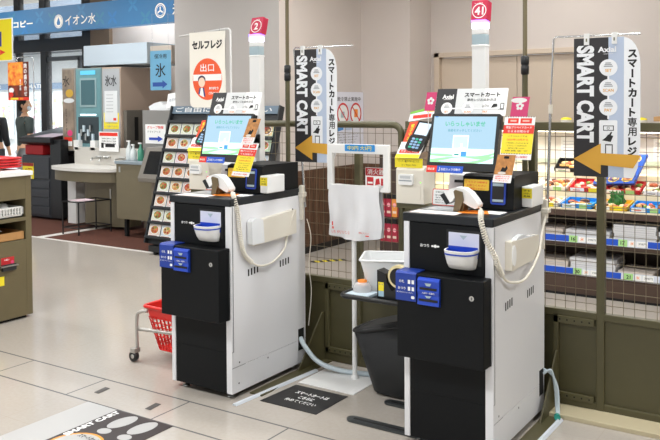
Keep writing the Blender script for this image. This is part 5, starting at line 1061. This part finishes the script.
MB().box(FX0, YF+.48, 1.19, FX1, YF+.76, 1.225, DBR).build('canopy', t, bevel=.003); MB().box(FX0, YF+.49, 1.183, FX1, YF+.53, 1.19, DLED).build('canopy_lamp', t)
for x in (-2.4, -1.2, 0.2, 1.4): 
    l = bpy.data.lights.new('canopy_light', 'AREA'); l.shape = 'RECTANGLE'; l.size = 1.1; l.size_y = .05; l.energy = 4.5; l.color = (1, .96, .88); o = bpy.data.objects.new('canopy_light', l); COL.objects.link(o); o.location = (x, YF+.46, 1.18); o.rotation_euler = (math.radians(-25), 0, 0)
# price rails
GT = mat('green_price_tag', '#a8d88a', .5); RAILB = mat('rail_blue', '#1d4fc0', .4)
def rail(z, segs, nm, lab):
    b = MB(); f = Fr((0, YF-.003, z), (1, 0, 0), (0, .12, 1)); b.fbox(f, FX0+.02, 0, FX1, .052, -.004, 0, c('#d8dde6'))
    for (x0, x1, col) in segs:
        b.rect(f, x0, .004, x1, .048, .0008, col)
    nums = nm
    for (x, n_) in nums: b.rect(f, x, .002, x+.062, .05, .0014, GT); b.text(f, x+.031, .026, n_, .026, INK, bold=.03, d=.002); b.rect(f, x+.07, .006, x+.12, .046, .0014, PAPER); b.text(f, x+.095, .027, '米', .024, ORANGE, bold=.05, d=.002); b.rect(f, x+.125, .006, x+.20, .046, .0012, PAPER); b.text(f, x+.165, .028, '398円', .016, c('#555a62'), w=.055, d=.002)
    b.build('price_rail', t)
rail(.155, [(-3.0, -1.72, RAILB), (-1.52, -1.38, RAILB), (-1.33, -1.30, RAILB), (-1.12, -1.00, RAILB), (-.8, -.2, RAILB), (0.1, 2, RAILB)], [(-1.72, '20'), (-1.36, '21'), (-1.18+.08, '22'), (-.7, '23')], '')
rail(.393, [(-3.0, -1.75, RAILB), (-1.53, -1.38, RAILB), (-1.20, -1.0, RAILB), (-.7, -.1, RAILB), (.2, 2, RAILB)], [(-1.75, '16'), (-1.40, '17'), (-1.02, '18'), (-.5, '19')], '')
# packages on the two lower shelves
WP = mat('white_carton', '#e4e4e6', .5); WP2 = mat('beige_carton', '#d9cdc2', .5)
def stack_row(z, spec, shelf):
    for i, (x, w, n_, mt) in enumerate(spec):
        for q in range(n_):
            b = MB(); h = .030; zz = z+q*(h+.001); dx = .004*((q*7+i*3) % 3-1); b.box(x+dx, YF+.03, zz, x+w+dx, YF+.33, zz+h, mt); b.rect(front(0, YF+.03), x+dx+.01, zz+h*.45, x+w+dx-.01, zz+h*.55, .0006, c('#bcbdc2'))
            pos = ['bottom', 'second from the bottom', 'third from the bottom', 'fourth from the bottom', 'fifth from the bottom'][q]
            tag(b.build('flat_carton', loc=(x+w/2, YF+.18, zz), bevel=.002), '%s carton, %s in the %s stack on the %s display shelf' % ('white' if mt is WP else 'beige', pos, ('leftmost', 'second', 'third', 'rightmost')[i], shelf), 'carton', 'flat cartons on the lower display shelves')
stack_row(.151, [(-2.05, .28, 3, WP2), (-1.75, .32, 4, WP), (-1.41, .24, 2, WP2), (-1.10, .30, 4, WP2)], 'lower')
stack_row(.389, [(-2.05, .24, 3, WP2), (-1.79, .32, 3, WP), (-1.44, .29, 5, WP), (-1.13, .32, 4, WP)], 'middle')
# packed food on the tiers
TRC = [('#c8232a', 'red'), ('#1d8fe0', 'blue'), ('#e8b530', 'yellow'), ('#1c1c1e', 'black'), ('#ece6da', 'white'), ('#e08a2c', 'orange')]
FCOL = ['#c9803a', '#e9c98a', '#8a4a2a', '#d95a3a', '#f0dfb8', '#7a9a3c', '#e0a860', '#b5603a']
def food_pack(x, y, z, w, d, tilt, ti, seed, where):
    r = random.Random(seed); col, cn = TRC[ti]; t2 = thing('food_pack', '%s food pack on the display, %s' % (cn, where), 'food pack', (x, y, z), 'packed food on the display tiers')
    f = Fr((x, y, z), (1, 0, 0), (0, math.cos(tilt), math.sin(tilt))); mt = c(col)
    b = MB(); b.fbox(f, 0, 0, w, d, 0, .006, mt).fbox(f, 0, 0, w, .006, .0, .032, mt).fbox(f, 0, d-.006, w, d, 0, .032, mt).fbox(f, 0, 0, .006, d, 0, .032, mt).fbox(f, w-.006, 0, w, d, 0, .032, mt); b.build('tray', t2)
    b = MB()
    for q in range(16):
        a = .025+r.random()*(w-.05); e = .025+r.random()*(d-.05); P_ = f.p(a, e, .018); rr = .012+.014*r.random(); m_ = c(r.choice(FCOL+['#efe6d2', '#5a3322', '#d8c8a8']))
        b.lathe(P_.x, P_.y, [(rr, P_.z-.01), (rr*1.05, P_.z), (rr*.8, P_.z+.008), (rr*.3, P_.z+.012)], m_, 7, 1+.8*r.random(), 1)
    b.build('food', t2)['kind'] = 'stuff'
    b = MB(); g = Fr(f.p(.01+.3*w*r.random(), -.0005, .002), (1, 0, 0), -f.n) ; g = Fr(f.p(.01, -.001, .002), f.u, f.n); b.rect(g, 0, .002, w*.42, .028, .0006, PAPER); b.rect(g, w*.08, .008, w*.3, .014, .001, c(('#d9482c', '#2f8a4a', '#555555')[seed % 3])); b.rect(g, w*.55, .0, w*.80, .03, .001, GT if seed % 2 else YEL); b.build('price_label', t2)
    return t2
fr_ = ('front row', 'middle row', 'back row')
idx = 0
for row, (yy, zz, tl, n_, x0, stp, dep) in enumerate(((YF+.02, .642, .12, 10, -2.06, .245, .22), (YF+.27, .738, .25, 4, -2.10, .27, .21), (YF+.51, .864, .45, 2, -2.02, .30, .17))):
    for k in range(n_):
        ti = [[4, 1, 2, 1, 0, 4, 4, 2, 1, 0], [4, 0, 0, 4, 1, 1, 2, 4, 0, 1], [3, 3, 2, 4, 4, 5, 3, 4, 0, 2]][row][k]
        if row == 2 and k in (2, 3): continue
        food_pack(x0+k*stp, yy, zz, stp-.02, dep, tl, ti, idx*7+row, '%s, %s from the left' % (fr_[row], ['first', 'second', 'third', 'fourth', 'fifth', 'sixth', 'seventh', 'eighth', 'ninth', 'tenth'][k])); idx += 1
# big blue party platter
b = MB(); f = Fr((-1.66, YF+.30, .80), (1, 0, .06), (.10, .50, .75)); b.prism(f, [(0, 0), (.30, 0), (.34, .25), (.03, .25)], -.03, 0, mat('platter_blue', '#1750b4', .4))
for q in range(9):
    a, e = .045+.10*(q % 3)+.01*(q//3), .045+.08*(q//3); b.disc(f, a, e, .042, .032, .001+.0001*q, c('#e8c860'), 20, .3); b.disc(f, a, e, .033, .023, .0022+.0001*q, c(('#e9e3d8', '#6a4a8a', '#d98a4a', '#4a5a8a', '#f0e8d0')[q % 5]), 18, .3); b.disc(f, a+.005, e, .018, .012, .0034, c(FCOL[q % 8]), 12)
tag(b.build('blue_platter'), 'blue party platter with small round dishes tilted up on the display', 'platter')
b = MB()
for q in range(26):
    an = q*2.4; rr = .05*math.sqrt(q/26); cx, cy, cz = -1.44+rr*math.cos(an), YF+.14+rr*math.sin(an), .70+.03*math.sin(q*1.7)+.02; b.prism(Fr((cx, cy, cz), (math.cos(an), math.sin(an), .3), (0, .3, 1)), [(-.02, 0), (0, -.02), (.02, 0), (0, .03)], 0, .002, mat('leaf_green', '#2f7a34', .5, noise=.2))
b.lathe(-1.44, YF+.14, [(.03, .66), (.04, .675), (.035, .72), (.01, .74)], mat('leaf_green'), 10); tag(b.build('parsley_bunch'), 'bunch of green leaves standing among the food packs', 'greens')
# white menu papers behind
b0 = None
for k, (x, w) in enumerate(((-2.02, .16), (-1.84, .16), (-1.66, .16), (-1.30, .17), (-1.11, .17))):
    b = MB(); f = front(x, YF+.682, .965); b.fbox(f, 0, 0, w, .17, 0, .002, PAPER)
    for q in range(5): b.rect(f, .015, .03+.026*q, w-.02-.02*(q % 3), .034+.026*q, .0026, c('#a9adb5'))
    if k % 2 == 1: b.disc(f, w*.4, .07, .02, .02, .003, c('#e0784a'), 12)
    tag(b.build('menu_sheet'), 'white menu sheet on the display back board, %s from the left' % ['first', 'second', 'third', 'fourth', 'fifth'][k], 'paper', 'menu sheets on the back board')
# cups along the canopy
cup0 = None; nthn = ['first', 'second', 'third', 'fourth', 'fifth', 'sixth', 'seventh', 'eighth', 'ninth', 'tenth', 'eleventh', 'twelfth']
for k in range(6):
    x = -1.94+k*.115
    if cup0 is None:
        cup0 = thing('snack_cup', '', 'cup', (x, YF+.56, 1.226), 'snack cups on the display canopy')
        MB().lathe(x, YF+.56, [(.032, 1.226), (.045, 1.275), (.047, 1.28)], c('#f2efe6'), 16).build('cup', cup0); MB().lathe(x, YF+.56, [(.043, 1.28), (.04, 1.292), (.012, 1.30)], YEL, 14).build('yellow_lid', cup0)
        f = front(x, YF+.56-.040); MB().fbox(f, -.03, 1.236, -.005, 1.256, .0, .002, c('#5aa83a')).fbox(f, .005, 1.236, .03, 1.256, 0, .002, ORANGE).build('label_print', cup0); q = cup0
    else: q = dup(cup0, (x, YF+.56, 1.226))
    q['label'] = 'yellow-topped snack cup on the display canopy, %s from the left' % nthn[k]
b = MB(); b.box(-.99, 6.25, .737, -.55, 6.35, 1.275, mat('light_wood', '#b98f5e', .6, noise=.1, scale=8)).box(-1.24, 6.25, 1.275, -.40, 6.60, 1.31, mat('light_wood')); tag(b.build('wooden_cabinet', bevel=.004), 'light wooden shelf cabinet standing on the food display at the right', 'cabinet')
# red snack packs hanging on the display end
t = thing('snack_rack', 'dark rack end holding rows of red snack packs behind the mesh', 'rack', (-3.2, YF, 0)); MB().box(-3.36, YF+.02, .0, -3.13, YF+.30, 1.0, mat('rack_brown', '#3d2d26', .6)).build('back', t, bevel=.003)
for r in range(2):
    for k in range(4):
        x = -3.345+.055*k; z = .47-.21*r
        if r == 0 and k == 3: pass
        b = MB(); f = front(x, YF+.01, z); b.prism(f, rrect(0, 0, .05, .15, .006), -.02, .004, mat('pack_orange', '#d98a3c') if (r == 0 and k == 2) else mat('pack_crimson', '#9c2038', .4)); b.disc(f, .025, .10, .015, .018, .0046, c('#e7a0a8')); b.rect(f, .008, .03, .042, .05, .0046, c('#d8c0b0')); b.fbox(f, .008, .155, .042, .19, -.01, .004, BLACK)
        tag(b.build('snack_pack', loc=(x, YF+.01, z)), '%s snack pack on the dark rack, %s row, %s from the left' % ('orange' if (r == 0 and k == 2) else 'crimson', 'upper' if r == 0 else 'lower', nthn[k]), 'snack pack', 'snack packs on the dark rack')
for o in bpy.data.objects:
    if '_o' in o: del o['_o']
